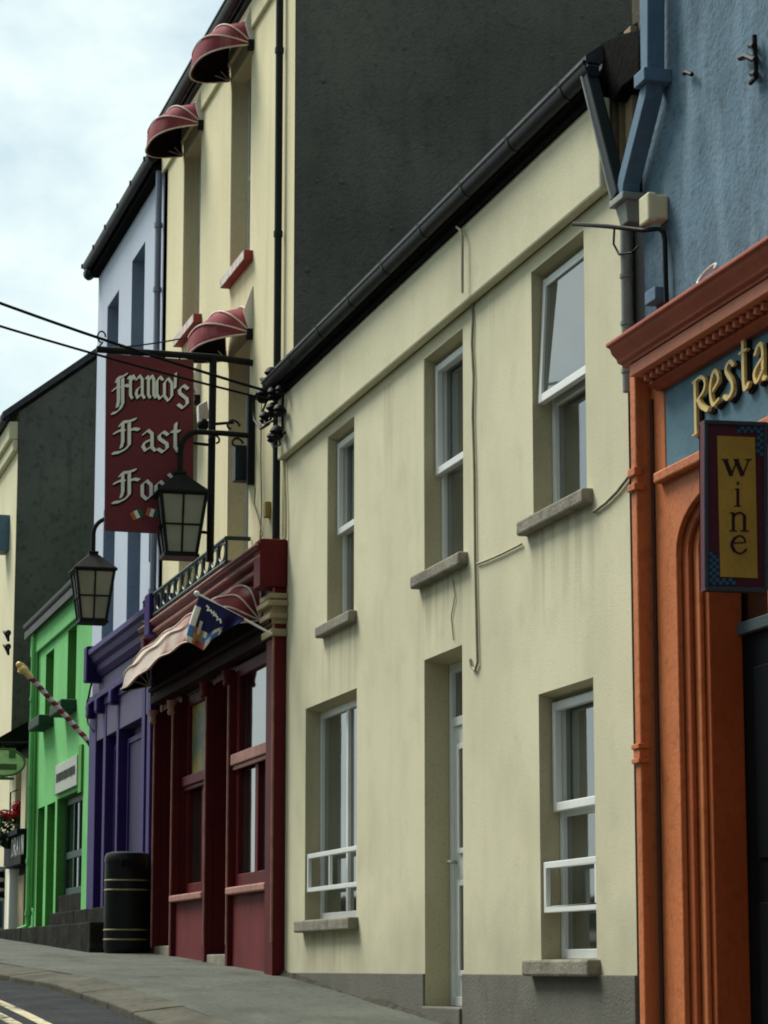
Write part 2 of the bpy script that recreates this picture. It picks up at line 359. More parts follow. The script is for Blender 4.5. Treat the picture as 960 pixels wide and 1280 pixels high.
# gutter: half round with joints
gy, gzz = -.14, onY(620, 190, -.18).z - .0
b = MB(); gx0, gx1 = XL - .03, -12.66
prof = [(gy + .055 * math.cos(a), gzz + .075 * math.sin(a)) for a in [math.pi + i * math.pi / 10 for i in range(11)]]
prof += [(gy + .047 * math.cos(a), gzz + .064 * math.sin(a)) for a in [2 * math.pi - i * math.pi / 10 for i in range(11)]]
b.prismX(prof, gx0, gx1)
b.tube([(gx0, gy - .053, gzz), (gx1, gy - .053, gzz)], .011, 8)
for gx in [gx0 + .05 + i * .95 for i in range(9)]:
    pr = [(gy + .059 * math.cos(a), gzz + .079 * math.sin(a)) for a in [math.pi + i * math.pi / 10 for i in range(11)]] + [(gy + .055, gzz + .012), (gy - .064, gzz + .012)]
    b.prismX(pr, gx - .022, gx + .022)
b.build('gutter', gut, H, smooth=40)
roof(XL, XR - .3, 0, 8, gzz + .1, gzz + 2.95, H, over=.1)
# plinth with ragged base
b = MB()
for a, c in ((XL, DR[0]), (DR[1], XR)):
    n = 14; pts = [(a, 1.565), (c, 1.565)] + [(c + (a - c) * i / n, gz(c + (a - c) * i / n) - .1) for i in range(n + 1)]
    b.prismY(pts, -.014, .002)
b.build('plinth', plinthm, H, bevel=.006)
for i, (u, kw) in enumerate(zip(U, (dict(zb=[4.86], sash=4.83), dict(zb=[4.84], sash=4.80), dict(zb=[4.82])))):
    w = window(H, u[0] + .002, u[1] - .002, u[2] + .007, u[3] - .028, RD, **kw)
    b = MB(); b.box(u[0] - .13, u[1] + .10, -.065, .11, u[2] - .08, u[2] + .005); b.build('sill', sillm, H, bevel=.014)
w = window(H, L1[0] + .002, L1[1] - .002, L1[2] + .007, L1[3] - .028, RD, bars=[(L1[0] + L1[1]) / 2 + .05])
w = window(H, L2[0] + .002, L2[1] - .002, L2[2] + .007, L2[3] - .028, RD, zb=[2.46], sash=2.46)
for u, e in ((L1, .06), (L2, .13)):
    b = MB(); b.box(u[0] - e, u[1] + .06, -.075, .11, u[2] - .085, u[2] + .005); b.build('sill', sillm, H, bevel=.014)
u = U[2]; m = MB(); frame_box(m, u[0] + .02, u[1] - .02, 4.80, u[3] - .05, RD - .05, RD - .008, .05); o = m.build('opened_sash', white, H, bevel=.004)
g = MB(); g.box(u[0] + .05, u[1] - .05, RD - .034, RD - .024, 4.83, u[3] - .08); g = g.build('pane', glass, o)
o.rotation_euler.x = 0
for q in (o,):
    off = V((0, RD - .02, u[3] - .05)); M_ = Matrix.Translation(off) @ Matrix.Rotation(math.radians(-3), 4, 'X') @ Matrix.Translation(-off)
    w0 = Matrix.Translation(WORLD[q]); q.matrix_basis = Matrix.Translation(-WORLD[H]) @ M_ @ w0
# white safety rails
for u, bars in ((L1, [-19.55, -19.2, -18.85]), (L2, [])):
    z0, z1 = (2.17, 2.46) if u is L1 else (1.90, 2.18)
    b = MB()
    b.box(u[0] + .02, u[1] - .02, .012, .04, z0, z0 + .034); b.box(u[0] + .02, u[1] - .02, .012, .04, z1 - .034, z1)
    for q in [u[0] + .02, u[1] - .06] : b.box(q, q + .04, .012, .04, z0 + .034, z1 - .034)
    for q in bars[1:2]: b.box(q, q + .03, .014, .038, z0 + .034, z1 - .034)
    b.build('window_guard', white, H, bevel=.004)
# door
yD = .165
b = MB(); frame_box(b, DR[0] + .002, DR[1] - .002, DR[2] + .03, DR[3] - .028, yD, yD + .07, .06, 0, zb=[3.17])
f = b.build('door_frame', white, H, bevel=.005)
b = MB(); b.box(DR[0] + .06, DR[1] - .06, yD + .02, yD + .055, DR[2] + .09, 3.14)
for z0, z1 in ((1.55, 2.15), (2.32, 3.02)):
    frame_box(b, DR[0] + .17, DR[1] - .17, z0, z1, yD + .002, yD + .021, .035)
d = b.build('door', white, H, bevel=.004)
b = MB(); b.tube([(DR[0] + .11, yD + .02, 2.27), (DR[0] + .11, yD - .045, 2.27), (DR[0] + .23, yD - .05, 2.265)], .011); b.build('handle', greyp, d, smooth=40)
for z0, z1 in ((1.585, 2.115), (2.355, 2.985)):
    b = MB(); b.box(DR[0] + .206, DR[1] - .206, yD + .012, yD + .019, z0, z1); b.build('pane', glass, d)
b = MB(); b.box(DR[0] + .05, DR[1] - .05, yD + .03, yD + .045, 3.2, DR[3] - .08); b.build('pane', glass, f)
b = MB(); b.box(DR[0] + .004, DR[1] - .004, -.03, .2, .9, DR[2] + .03); b.build('doorstep', plinthm, H, bevel=.01)
# cables over the render
def wallpath(pts, Y): return [onY(px, py, Y) for px, py in pts]
b = MB(); b.tube(wallpath([(571, 284), (575, 287), (578, 296), (578, 330), (578, 366)], -.10), .009, 6); b.build('wall_cable', cablem, H, smooth=60); b = MB()
b.tube(wallpath([(590, 374), (591, 402), (590, 430), (592, 470), (591, 520), (593, 590), (594, 700), (596, 790), (597, 828), (594, 838), (589, 834), (588, 824)], -.012), .009, 6); b.build('wall_cable', cablem, H, smooth=60); b = MB()
b.tube(wallpath([(596, 705), (610, 700), (628, 692), (652, 680)], -.012), .007, 6); b.build('wall_cable', cablem, H, smooth=60); b = MB()
b.tube(wallpath([(742, 640), (758, 628), (772, 614), (785, 597)], -.012), .009, 6); b.build('wall_cable', cablem, H, smooth=60); b = MB()
b.tube(wallpath([(566, 724), (569, 745), (564, 770), (567, 800)], -.008), .004, 6)
b.build('wall_cable', cablem, H, smooth=60)
b = MB()
b.tube([onY(355, 575, -.02), onY(357, 640, -.02), onY(357, 672, -.02), onY(350, 678, -.05)], .012, 6)
b.build('wall_cable', ivory, H, smooth=60)
# slanting outlet pipe from the gutter end down to the hopper
p0 = V((-12.70, gy, gzz - .03)); p1 = onY(776, 246, -.10)
b = MB(); b.tube([p0 + V((0, 0, .02)), p0 + V((0.0, 0, -.06)), p1], .034, square=True); b.build('outlet_pipe', gut, H, bevel=.008)
b = MB(); b.tube([p0 + V((-.05, -.035, -.02)), p1 + V((-.05, -.03, 0))], .010, 6); b.build('lit_edge_tube', greyp, H)  # pale tube added to draw the bright lit edge of the outlet pipe
# eave end: felt flashing and bare timber
b = MB(); pts = [(742, 72), (752, 52), (770, 44), (799, 36), (799, 92), (778, 108), (766, 128), (757, 112), (746, 100)]
b.prismY([xz(px, py, .0) for px, py in pts], .0, .16); b.build('eave_flashing', lead, H, bevel=.01)
for k, (xa, xb_, ya, yb_) in enumerate(((762, 770, 120, 205), (771, 776, 104, 198), (777, 788, 84, 168))):
    b = MB(); a = xz(xa, ya, .06); c = xz(xb_, yb_, .06); b.box(a[0], c[0] - .012, .05 + k * .012, .09 + k * .012, c[1] - .15, a[1] + .2); b.build('timber_board', timber, H, bevel=.006)
b = MB(); b.box(-12.98, -12.34, .2, .5, 5.4, 7.3); b.build('end_panel', mat('brown_render', (.09, .075, .055), .95, .3, 3, .5, 30, .1), H)

# ------------------------------------------------------------------ ORANGE / BLUE BUILDING
OX1 = -5.0
O = thing('restaurant_building', 'blue rendered building with an orange arched shopfront under a dentilled red cornice', 'building', (-9, 0, gz(-9)))
b = MB(); facade(b, -12.33, OX1, 4.3, 10.5, 0, [(-8.4, -7.4, 6.2, 8.0)], .2); shell(b, -12.33, OX1, .2, 10.5, 0, 9, 0, 13.5); b.build('wall', bluem, O, bevel=.01)
window(O, -8.398, -7.402, 6.23, 7.98, .2, zb=[7.1])
b = MB(); b.box(-8.5, -7.3, -.08, .2, 6.1, 6.203); b.build('sill', sillm, O, bevel=.01)
roof(-12.4, OX1, 0, 9, 10.5, 13.6, O)
YP, YPAN = -.12, -.035
xp0 = onY(795, 1000, YP).x; xp1 = onY(802, 1000, YP).x; xpan = onY(823, 1000, YPAN).x
xf = onY(831, 540, YPAN).x
b = MB(); b.box(xp0, xp1, YP, .06, .3, onY(757, 430, -.27).z - .13); b.build('pilaster', [orange], O, bevel=.008)
b = MB(); b.box(xp0 - .012, xp1 + .012, YP - .014, YP + .03, 4.02, 4.06); b.build('pilaster_band', orange, O, bevel=.004); b = MB()
zr = onY(793, 940, YP).z
b.box(xp0 - .014, xp1 + .014, YP - .016, YP + .04, zr - .06, zr - .035); b.box(xp0 - .014, xp1 + .014, YP - .016, YP + .04, zr + .01, zr + .035); b.box(xp0 - .006, xp1 + .006, YP - .008, YP + .04, zr - .035, zr + .01); b.build('pilaster_band', orange, O, bevel=.004); b = MB()
zr = onY(783, 615, YP).z
b.box(xp0 - .014, xp1 + .014, YP - .016, YP + .04, zr - .015, zr + .02)
b.build('pilaster_band', orange, O, bevel=.004)
# dark split between the pilaster and the panel: a thin cable in the joint
b = MB(); b.tube([(xp1 + .03, YPAN - .008, z) for z in (.9, 1.6, 2.3, 2.8, 3.5, 4.0, 4.4)], .011, 6); b.build('joint_cable', mat('red_brown_cable', (.07, .025, .02), .7), O)
# panel with the arched opening
xo0 = onY(851, 1000, YPAN).x; xo1 = xo0 + 1.10; zs = onY(848, 690, YPAN).z
def arch(x0, x1, zs, rise, n=20): 
    c = (x0 + x1) / 2; a = (x1 - x0) / 2
    return [(c - a * math.cos(math.pi * i / n), zs + rise * math.sin(math.pi * i / n)) for i in range(n + 1)]
def arch_panel(b, X0, X1, Z0, Z1, x0, x1, zs, rise, y0, y1, mi=0):
    A = arch(x0, x1, zs, rise)
    b.prismY([(X0, Z0), (x0, Z0)] + [(x0, zs)] + [(X0, zs)], y0, y1, mi)
    b.prismY([(x1, Z0), (X1, Z0), (X1, zs), (x1, zs)], y0, y1, mi)
    for (xa, za), (xb_, zb_) in zip(A, A[1:]): b.prismY([(xa, za), (xb_, zb_), (xb_, Z1), (xa, Z1)], y0, y1, mi)
    if X0 < x0: b.prismY([(X0, zs), (x0, zs), (x0, Z1), (X0, Z1)], y0, y1, mi)
    if X1 > x1: b.prismY([(x1, zs), (X1, zs), (X1, Z1), (x1, Z1)], y0, y1, mi)
ZF0 = onY(832, 592, YPAN).z; ZF1 = onY(832, 490, YPAN).z
b = MB(); arch_panel(b, xp1 - .01, xo1 + .32, .2, ZF0 - .02, xo0, xo1, zs, .26, YPAN, YPAN + .03)
b.box(xp1 - .01, xf, YPAN, YPAN + .03, ZF0 - .02, 4.5)
b.box(xo1 + 1.9, xo1 + 2.3, YPAN, YPAN + .03, .2, ZF0 - .02); b.build('arched_panel', orange, O, bevel=.006)
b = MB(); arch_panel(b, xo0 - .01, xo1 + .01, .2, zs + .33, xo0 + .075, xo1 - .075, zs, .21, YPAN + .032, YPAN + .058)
b.build('arch_moulding', oranged, O, bevel=.008)
b = MB(); arch_panel(b, xo0 + .05, xo1 - .05, .2, zs + .33, xo0 + .14, xo1 - .14, zs, .17, YPAN + .06, YPAN + .085); b.build('arch_moulding', orange, O, bevel=.008)
yi = YPAN + .087
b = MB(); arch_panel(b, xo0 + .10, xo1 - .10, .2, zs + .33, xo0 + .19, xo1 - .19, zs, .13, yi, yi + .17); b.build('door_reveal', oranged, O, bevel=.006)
dm = mat('black_door_paint', (.004, .008, .010), .5, .2, 2, .05, 30, .08, fine=.02)
b = MB(); b.box(xo0 + .15, xo1 - .15, yi + .172, yi + .22, .2, zs - .42)
b.box(xo0 + .33, xo1 - .33, yi + .16, yi + .173, 1.2, 1.9); b.box(xo0 + .33, xo1 - .33, yi + .16, yi + .173, 2.1, 3.0)
b.build('door', dm, O, bevel=.008)
b = MB(); b.box(xo0 + .15, xo1 - .15, yi + .14, yi + .21, zs - .42, zs - .36); b.build('transom', mat('blue_grey_transom', (.07, .10, .11), .5), O, bevel=.006)
b = MB(); b.box(xo0 + .15, xo1 - .15, yi + .185, yi + .2, zs - .36, zs + .3); b.build('fanlight_pane', dglass, O)
# shop window right of the door (out of frame)
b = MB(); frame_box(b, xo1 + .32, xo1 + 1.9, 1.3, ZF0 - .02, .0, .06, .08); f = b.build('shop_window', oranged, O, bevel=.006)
b = MB(); b.box(xo1 + .38, xo1 + 1.84, .025, .04, 1.36, ZF0 - .06); b.build('pane', dglass, f)
b = MB(); b.box(xo1 + .32, xo1 + 1.9, -.02, .06, .2, 1.298); b.build('stall_riser', orange, O, bevel=.006)
b = MB(); b.box(xo1 + 2.3, OX1, -.03, .05, .1, 4.4); b.build('stone_pier', bluem, O, bevel=.006)
# fascia
b = MB(); b.box(xf, OX1 - .3, YPAN + .006, YPAN + .04, ZF0, 4.44); b.build('fascia_board', fasb, O)
b = MB(); z = onY(822, 598, YPAN - .04).z; b.box(xpan + .12, OX1 - .3, YPAN - .045, YPAN + .004, z - .02, z + .035); b.build('fascia_moulding', orange, O, bevel=.01)
# cornice: profile swept along X
YC = -.27
zc = onY(757, 430, YC).z; xc0 = onY(757, 430, YC).x
def ct(y, z): return (y, z)
prof = [(.02, zc + .02), (YC, zc), (YC, zc - .018), (YC + .02, zc - .028), (YC + .03, zc - .055), (YC + .055, zc - .08), (YC + .06, zc - .098), (YC + .085, zc - .108), (YC + .085, zc - .12), (.02, zc - .12)]
b = MB(); b.prismX(prof, xc0, OX1); b.build('cornice', corn, O, bevel=.004, smooth=30)
zb0 = zc - .122
b = MB(); b.box(xc0 + .08, OX1, YC + .095, .02, zb0 - .06, zb0); b.build('cornice_band', corl, O, bevel=.004)
b = MB(); b.box(xc0 + .13, OX1, YC + .18, .02, zb0 - .112, zb0 - .062)
b.prismX([(YC + .16, zb0 - .114), (YC + .185, zb0 - .125), (YC + .21, zb0 - .14), (.0, zb0 - .14), (.0, zb0 - .114)], xc0 + .15, OX1); b.build('dentil_bed', corn, O, bevel=.004)
x = xc0 + .17; k = 0
while x < -8.2 and k < 60:
    b = MB(); b.box(x, x + .03, YC + .135, YC + .179, zb0 - .098, zb0 - .064); b.build('dentil', corl, O, bevel=.004); x += .082; k += 1
# iron shutter stay and hook on the blue wall
def wy(px, py, Y=-.03): return onY(px, py, Y)
b = MB(); b.tube([wy(943, 44), wy(944, 72), wy(945, 97), wy(938, 104)], .012, 6)
for px, py in ((938, 57), (940, 74), (940, 92)): b.tube([wy(px, py, -.005), wy(px + 5, py, -.04)], .016, 6)
b.tube([wy(925, 73), wy(932, 70), wy(943, 75)], .014, 6); b.build('iron_bracket', black, O)
b = MB(); b.tube([wy(855, 92), wy(858, 90), wy(865, 93)], .012, 6); b.build('iron_hook', black, O)
# blue square downpipe with swan neck
b = MB()
pts = [wy(817, -260, -.075), wy(816, 100, -.075), wy(814, 118, -.075), wy(787, 225, -.075), wy(784, 246, -.075)]
b.tube(pts, .047, square=True); b.box(pts[1].x - .075, pts[1].x + .075, -.15, -.0, pts[1].z - .03, pts[1].z + .04); b.build('blue_downpipe', blued, O, bevel=.006)
# hopper, grey downpipe, ivory box, rod, conduit
ht = onY(775, 243, -.17); hb = onY(778, 272, -.17)
b = MB(); zt, zb_ = ht.z, hb.z
hx = onY(778, 255, -.10).x
zt, zb_ = onY(778, 250, -.1).z, onY(778, 280, -.1).z
b.add([(hx - .09, -.115, zt), (hx + .08, -.115, zt), (hx + .08, -.0, zt), (hx - .09, -.0, zt), (hx - .06, -.09, zb_), (hx + .05, -.09, zb_), (hx + .05, -.0, zb_), (hx - .06, -.0, zb_)],
      [(0, 1, 2, 3), (4, 5, 6, 7), (0, 1, 5, 4), (1, 2, 6, 5), (2, 3, 7, 6), (3, 0, 4, 7)])
b.box(hx - .11, hx + .10, -.135, .0, zt - .02, zt + .018); b.build('hopper', greyp, O, bevel=.006)
b = MB(); dx_ = onY(783, 340, -.06).x
b.tube([(dx_, -.06, zb_ + .03), (dx_, -.06, 4.5)], .03, 10)
for z in (5.1, 4.85, 4.6): b.lathe((dx_, -.06, z), [(.036, 0), (.036, .02)], 10)
b.build('grey_downpipe', greyp, O, smooth=40)
b = MB(); a = onY(798, 285, -.11); c = onY(798, 246, -.11); bx0 = onY(798, 262, -.11).x; b.box(bx0, bx0 + .14, -.11, -.06, a.z, c.z - .01); b.box(bx0 + .01, bx0 + .14, -.085, .0, a.z + .01, c.z - .02); b.build('meter_box', ivory, O, bevel=.012)
b = MB(); b.tube([onY(717, 280, -.22), onY(760, 283, -.2), onY(803, 288, -.1), onY(824, 286, -.05), onY(829, 290, -.03), onY(831, 300, -.03), onY(833, 378, -.03)], .013, 6)
b.tube([onY(768, 285, -.1), onY(767, 305, -.1), onY(774, 318, -.1), onY(790, 316, -.08), onY(798, 308, -.05)], .006, 6); b.build('black_conduit', black, O, smooth=60)
b = MB(); a = onY(808, 383, -.05); c = onY(820, 358, -.05); b.box(a.x, c.x + .01, -.06, .0, a.z, c.z); b.build('junction_box', blued, O, bevel=.006)
b = MB(); b.box(-12.60, -12.335, .04, .3, 3.9, 5.42); b.build('recess_shade', blackp, O)  # black box added to give the narrow gap its deep shade
# white cable ring on the cornice
b = MB(); c = onY(884, 343, -.12); b.tube([c + V((math.cos(t) * .09, math.sin(t) * .03, math.sin(t) * .045)) for t in [i * .45 for i in range(13)]], .009, 6); tag(b.build('cable_coil', mat('white_cable', (.6, .62, .58), .6), None, smooth=60), 'small loop of white cable lying on top of the red cornice', 'cable')

# ------------------------------------------------------------------ lettering strokes
def spline(P_, n=5):
    if len(P_) < 3: return P_
    q = [P_[0]] + list(P_) + [P_[-1]]; r = []
    for i in range(1, len(q) - 2):
        for k in range(n):
            t = k / n; r.append(tuple(.5 * (2 * q[i][j] + (q[i + 1][j] - q[i - 1][j]) * t + (2 * q[i - 1][j] - 5 * q[i][j] + 4 * q[i + 1][j] - q[i + 2][j]) * t * t + (3 * q[i][j] - q[i - 1][j] - 3 * q[i + 1][j] + q[i + 2][j]) * t ** 3) for j in (0, 1)))
    return r + [P_[-1]]
def hull(pts):
    pts = sorted(set((round(a, 6), round(b_, 6)) for a, b_ in pts))
    def half(ps):
        r = []
        for p in ps:
            while len(r) > 1 and (r[-1][0] - r[-2][0]) * (p[1] - r[-2][1]) - (r[-1][1] - r[-2][1]) * (p[0] - r[-2][0]) <= 0: r.pop()
            r.append(p)
        return r[:-1]
    return half(pts) + half(pts[::-1])
def nib(stroke, w, ang, t=.25):
    """polygons swept by a broad nib (w wide, held at ang, t*w thick) along a polyline"""
    c, s = math.cos(ang), math.sin(ang); q = []
    a = [(sx * w / 2 * c - sy * t * w / 2 * s, sx * w / 2 * s + sy * t * w / 2 * c) for sx in (-1, 1) for sy in (-1, 1)]
    for p, r in zip(stroke, stroke[1:]):
        q.append(hull([(p[0] + d[0], p[1] + d[1]) for d in a] + [(r[0] + d[0], r[1] + d[1]) for d in a]))
    return q
BL = {  # broken-script letters, x-height 1, y up
 'r': [[(.0, .88), (.1, .97), (.16, .82), (.16, .18), (.3, .06)], [(.18, .75), (.36, 1.0), (.52, .86)]],
 'a': [[(.08, .82), (.28, 1.0), (.46, .84), (.46, .2), (.6, .06)], [(.44, .58), (.14, .44), (.05, .26), (.16, .06), (.44, .26)]],
 'n': [[(.0, .88), (.1, .97), (.15, .82), (.15, .18), (.26, .06)], [(.16, .76), (.38, 1.0), (.5, .84), (.5, .18), (.62, .06)]],
 'c': [[(.48, .86), (.3, 1.0), (.08, .8), (.08, .24), (.28, .04), (.5, .2)]],
 'o': [[(.3, 1.0), (.07, .8), (.07, .24), (.3, .03), (.53, .24), (.53, .78), (.3, 1.0)]],
 's': [[(.5, .86), (.3, 1.0), (.1, .82), (.12, .66), (.46, .42), (.48, .22), (.26, .03), (.04, .18)]],
 't': [[(.24, 1.32), (.2, .98), (.2, .22), (.34, .04), (.5, .16)], [(.0, .94), (.44, .96)]],
 'd': [[(.08, 1.5), (.34, 1.22), (.54, .8), (.53, .24), (.3, .03), (.07, .24), (.07, .8), (.3, 1.0), (.5, .86)]],
 "'": [[(.12, 1.0), (.08, .5)]],
 'F': [[(.25, 1.02), (.36, 1.2), (.55, 1.22), (.82, 1.34)], [(.36, 1.18), (.36, .25), (.3, -.02)], [(.60, 1.15), (.60, .12), (.46, -.10), (.22, -.26), (.0, -.30)], [(.05, .66), (.26, .80), (.42, .78)], [(.6, .80), (.78, .88), (.95, .84)]],
}
def letter_px(mb, ch, x0, y0, sx, sy, w, ang, X, d0, mi, dx=0, dy=0, table=BL, t=.3, k=[0]):
    """a letter whose unit box starts at photo pixel (x0, y0 = baseline) on the plane x = X (a sign that faces down the street)"""
    for st in table[ch]:
        for q in nib([(x0 + dx + p[0] * sx, -(y0 + dy) + p[1] * sy) for p in st], w, ang, t):
            k[0] += 1; e = d0 + (k[0] % 40) * .00012
            mb.ext([(X, *yz(px, -py, X)) for px, py in q], (e, 0, 0), mi)

# ------------------------------------------------------------------ WINE SIGN
XW = -10.5
W = thing('hanging_sign', 'narrow hanging board reading wine in dark letters on a mustard panel, by the orange arch', 'sign', onX(918, 740, XW))
def wq(px, py): return yz(px, py, XW)
b = MB(); b.prismX([wq(880, 525), wq(958, 528), wq(959, 740), wq(881, 738)], XW - .05, XW); bo = b.build('board', [mat('oxblood_sign_paint', (.085, .014, .028), .5, .1, 3, .05, spec=.3)], W)
b = MB(); e = .006
for q in ([(880, 525), (958, 528), (958, 533), (880, 530)], [(881, 733), (959, 735), (959, 740), (881, 738)], [(880, 530), (884, 530), (885, 733), (881, 733)], [(954.5, 533), (958, 533), (959, 735), (955.5, 735)]):
    b.prismX([wq(*p) for p in q], XW - .055, XW + .012)
b.build('edge_frame', mat('dull_teal_edge', (.03, .055, .075), .4, spec=.4), W, bevel=.003)
b = MB(); b.prismX([wq(896, 545), wq(943, 547), wq(946.5, 723), wq(900, 721)], XW + .001, XW + .006); b.build('mustard_panel', mat('mustard_panel_paint', (.46, .28, .05), .6, .15, 4, .1), W)
bc = [mat('navy_check', (.012, .03, .06), .5), mat('blue_check', (.04, .11, .17), .5)]
for (x0, y0, nx, ny, skip) in ((921, 533, 8, 10, 'tr'), (886, 686, 8, 11, 'bl')):
    b = MB(); s = 4.1
    for i in range(nx):
        for j in range(ny):
            cx_, cy_ = x0 + i * s + .1, y0 + j * s
            if skip == 'tr' and (cy_ + 4 > 545 and cx_ < 944.5 or j > 8 - (7 - i) // 2): continue
            if skip == 'bl' and (cy_ < 722 and cx_ + s > 898.5 or j < 1 + i // 2): continue
            if cx_ + s > 954.3: continue
            b.prismX([wq(cx_, cy_), wq(cx_ + s, cy_), wq(cx_ + s, min(cy_ + s, 733)), wq(cx_, min(cy_ + s, 733))], XW + .001, XW + .004, (i + j) % 2)
    b.build('check_pattern', bc, W, merge=False)
SER = {
 'w': [([(.02, 1), (.27, .02)], .17), ([(.27, .02), (.5, .98)], .06), ([(.46, 1), (.72, .02)], .17), ([(.72, .02), (.97, .98)], .06), ([(-.1, 1), (.16, 1)], .06), ([(.36, 1), (.58, 1)], .06), ([(.84, 1), (1.08, 1)], .06)],
 'i': [([(.5, .98), (.5, .02)], .28), ([(.15, 0), (.85, 0)], .09), ([(.2, .95), (.5, 1.)], .09), ([(.42, 1.3), (.58, 1.3)], .3)],
 'n': [([(.2, .98), (.2, .02)], .16), ([(.0, 0), (.4, 0)], .07), ([(.02, .96), (.2, 1.)], .07), ([(.2, .75), (.4, .95), (.6, .98), (.76, .85)], .1), ([(.78, .86), (.78, .02)], .16), ([(.58, 0), (1., 0)], .07)],
 'e': [([(.1, .58), (.86, .62)], .07), ([(.86, .62), (.8, .85), (.55, 1.0), (.3, .9)], .1), ([(.3, .9), (.12, .65), (.1, .4), (.25, .12)], .17), ([(.25, .12), (.5, .0), (.75, .07), (.92, .25)], .1)],
}
def seg(p, r, w):
    dx, dy = r[0] - p[0], r[1] - p[1]; l = math.hypot(dx, dy); nx, ny = -dy / l * w / 2, dx / l * w / 2; ux, uy = dx / l * w * .12, dy / l * w * .12
    return [(p[0] + nx - ux, p[1] + ny - uy), (r[0] + nx + ux, r[1] + ny + uy), (r[0] - nx + ux, r[1] - ny + uy), (p[0] - nx - ux, p[1] - ny - uy)]
plum = mat('dark_plum_letter', (.03, .008, .012), .6, fine=0)
for ch, x0, x1, yb, yt in (('w', 905, 936, 595, 575), ('i', 915, 928, 633, 611), ('n', 911, 935, 664, 641), ('e', 912, 934, 692, 670)):
    b = MB(); k = 0
    for st, w in SER[ch]:
        st = spline(st)
        for p, r in zip(st, st[1:]):
            sw = w * (x1 - x0) if ch != 'i' else w * 13
            q = seg((x0 + p[0] * (x1 - x0), yb - p[1] * (yb - yt)), (x0 + r[0] * (x1 - x0), yb - r[1] * (yb - yt)), sw)
            k += 1; b.prismX([wq(*c) for c in q], XW + .0055, XW + .008 + k * .00006)
    b.build('letter', plum, W, merge=False)
pe = onX(958, 532, XW)
b = MB(); b.tube([(XW - .02, pe.y - .01, pe.z - .06), (XW - .02, .0, pe.z - .06)], .014, 8); b.tube([(XW - .02, pe.y - .01, pe.z - .62), (XW - .02, -.0, pe.z - .62)], .014, 8); b.build('bracket', black, W, smooth=40)

# ------------------------------------------------------------------ gold RESTAURANT letters on the fascia
RS = {
 'R': [([(.12, 1.0), (.12, -.52)], .2), ([(.0, 1.0), (.5, 1.03), (.78, .85), (.72, .6), (.3, .42)], .15), ([(.36, .44), (.55, .2), (.95, .0)], .2), ([(-.02, -.5), (.26, -.5)], .08)],
 'e': [([(.12, .42), (.6, .62), (.66, .8), (.4, .98), (.16, .75), (.1, .4), (.3, .05), (.72, .12)], .17)],
 's': [([(.66, .85), (.4, 1.0), (.16, .8), (.55, .42), (.6, .18), (.32, .0), (.05, .12)], .17)],
 't': [([(.3, 1.45), (.3, .2), (.5, .02), (.7, .12)], .2), ([(.05, 1.05), (.62, 1.05)], .12)],
 'a': [([(.12, .8), (.35, 1.0), (.6, .85), (.6, .12), (.78, .02)], .19), ([(.6, .6), (.2, .4), (.1, .2), (.28, .02), (.6, .22)], .16)],
 'u': [([(.1, 1.), (.1, .25), (.3, .0), (.62, .2)], .18), ([(.62, 1.), (.62, .1), (.78, .0)], .19)],
 'r': [([(.14, 1.), (.14, .0)], .19), ([(.14, .75), (.4, 1.), (.62, .88)], .16)],
 'n': [([(.14, 1.), (.14, .0)], .19), ([(.14, .75), (.38, 1.), (.6, .85), (.6, .0)], .18)],
}
R = thing('shop_lettering', 'raised gold letters starting Resta on the blue fascia under the red cornice', 'lettering', onY(870, 545, YPAN))
yF = YPAN - .0
xr = onY(873, 520, yF).x; zbase = onY(874, 522, yF).z
x = xr
for ch, wd in zip('Restaurant', (.20, .165, .175, .15, .185, .18, .14, .18, .18, .15)):
    hgt = .172
    for dark in (1, 0):
        b = MB(); k = 0
        zo = zbase
        for st, w in RS[ch]:
            P_ = spline([(x + p[0] * wd, zo + p[1] * hgt) for p in st])
            for q in nib(P_, (.025) * (1.3 if dark else 1.) * w / .18, math.radians(12), .45):
                k += 1
                if dark: b.prismY([(a + .020, c - .012) for a, c in q], yF - .006 - k * .0001, yF + .004)
                else: b.prismY(q, yF - .026 - k * .0002, yF - .0125)
        o = b.build('letter_shadow' if dark else 'letter', blackp if dark else gold, R, merge=False)
    x += wd + .012

# ------------------------------------------------------------------ FRANCO'S BUILDING (three storeys, red shopfront)
FX0, FX1, FX2 = -26.60, XL - .012, -20.42
F = thing('shop_building', 'tall yellow-cream building with maroon awnings over a dark red takeaway shopfront', 'building', (-23.6, 0, gz(-23.6)))
FT = 10.25
wins = {'a': (-25.47, -24.56, 7.82, 9.72), 'b': (-23.07, -22.19, 7.82, 9.72), 'c': (-25.47, -24.56, 5.1, 7.05), 'd': (-23.07, -22.14, 5.0, 7.05)}
b = MB(); facade(b, FX0, FX1, 1.2, FT, 0, [(w[0], w[1], w[2], w[3]) for w in wins.values()] + [(-26.35, -20.95, 1.4, 4.3, .05)], .155, 0, 0, 0)
facade(b, FX1, FX2, 6.3, FT, 0, [])
b.poly([(FX1, 0, 6.3), (FX2, 0, 6.3), (FX2, .4, 6.3), (FX1, .4, 6.3)])
b.build('wall', fcream, F, bevel=.01)
b = MB(); b.prismX([(.0, 6.3), (.0, FT), (5.2, FT + 4.4), (10.4, FT), (10.4, 1.0), (.0, 1.0)], FX2 - .28, FX2 + .005); o = b.build('gable_wall', gablem, F, bevel=.0)
o.location.y += .006
b = MB(); b.prismX([(.0, 1.2), (.0, FT), (5.2, FT + 4.4), (10.4, FT), (10.4, 1.2)], FX0, FX0 + .2); b.build('gable_wall', fcream, F)
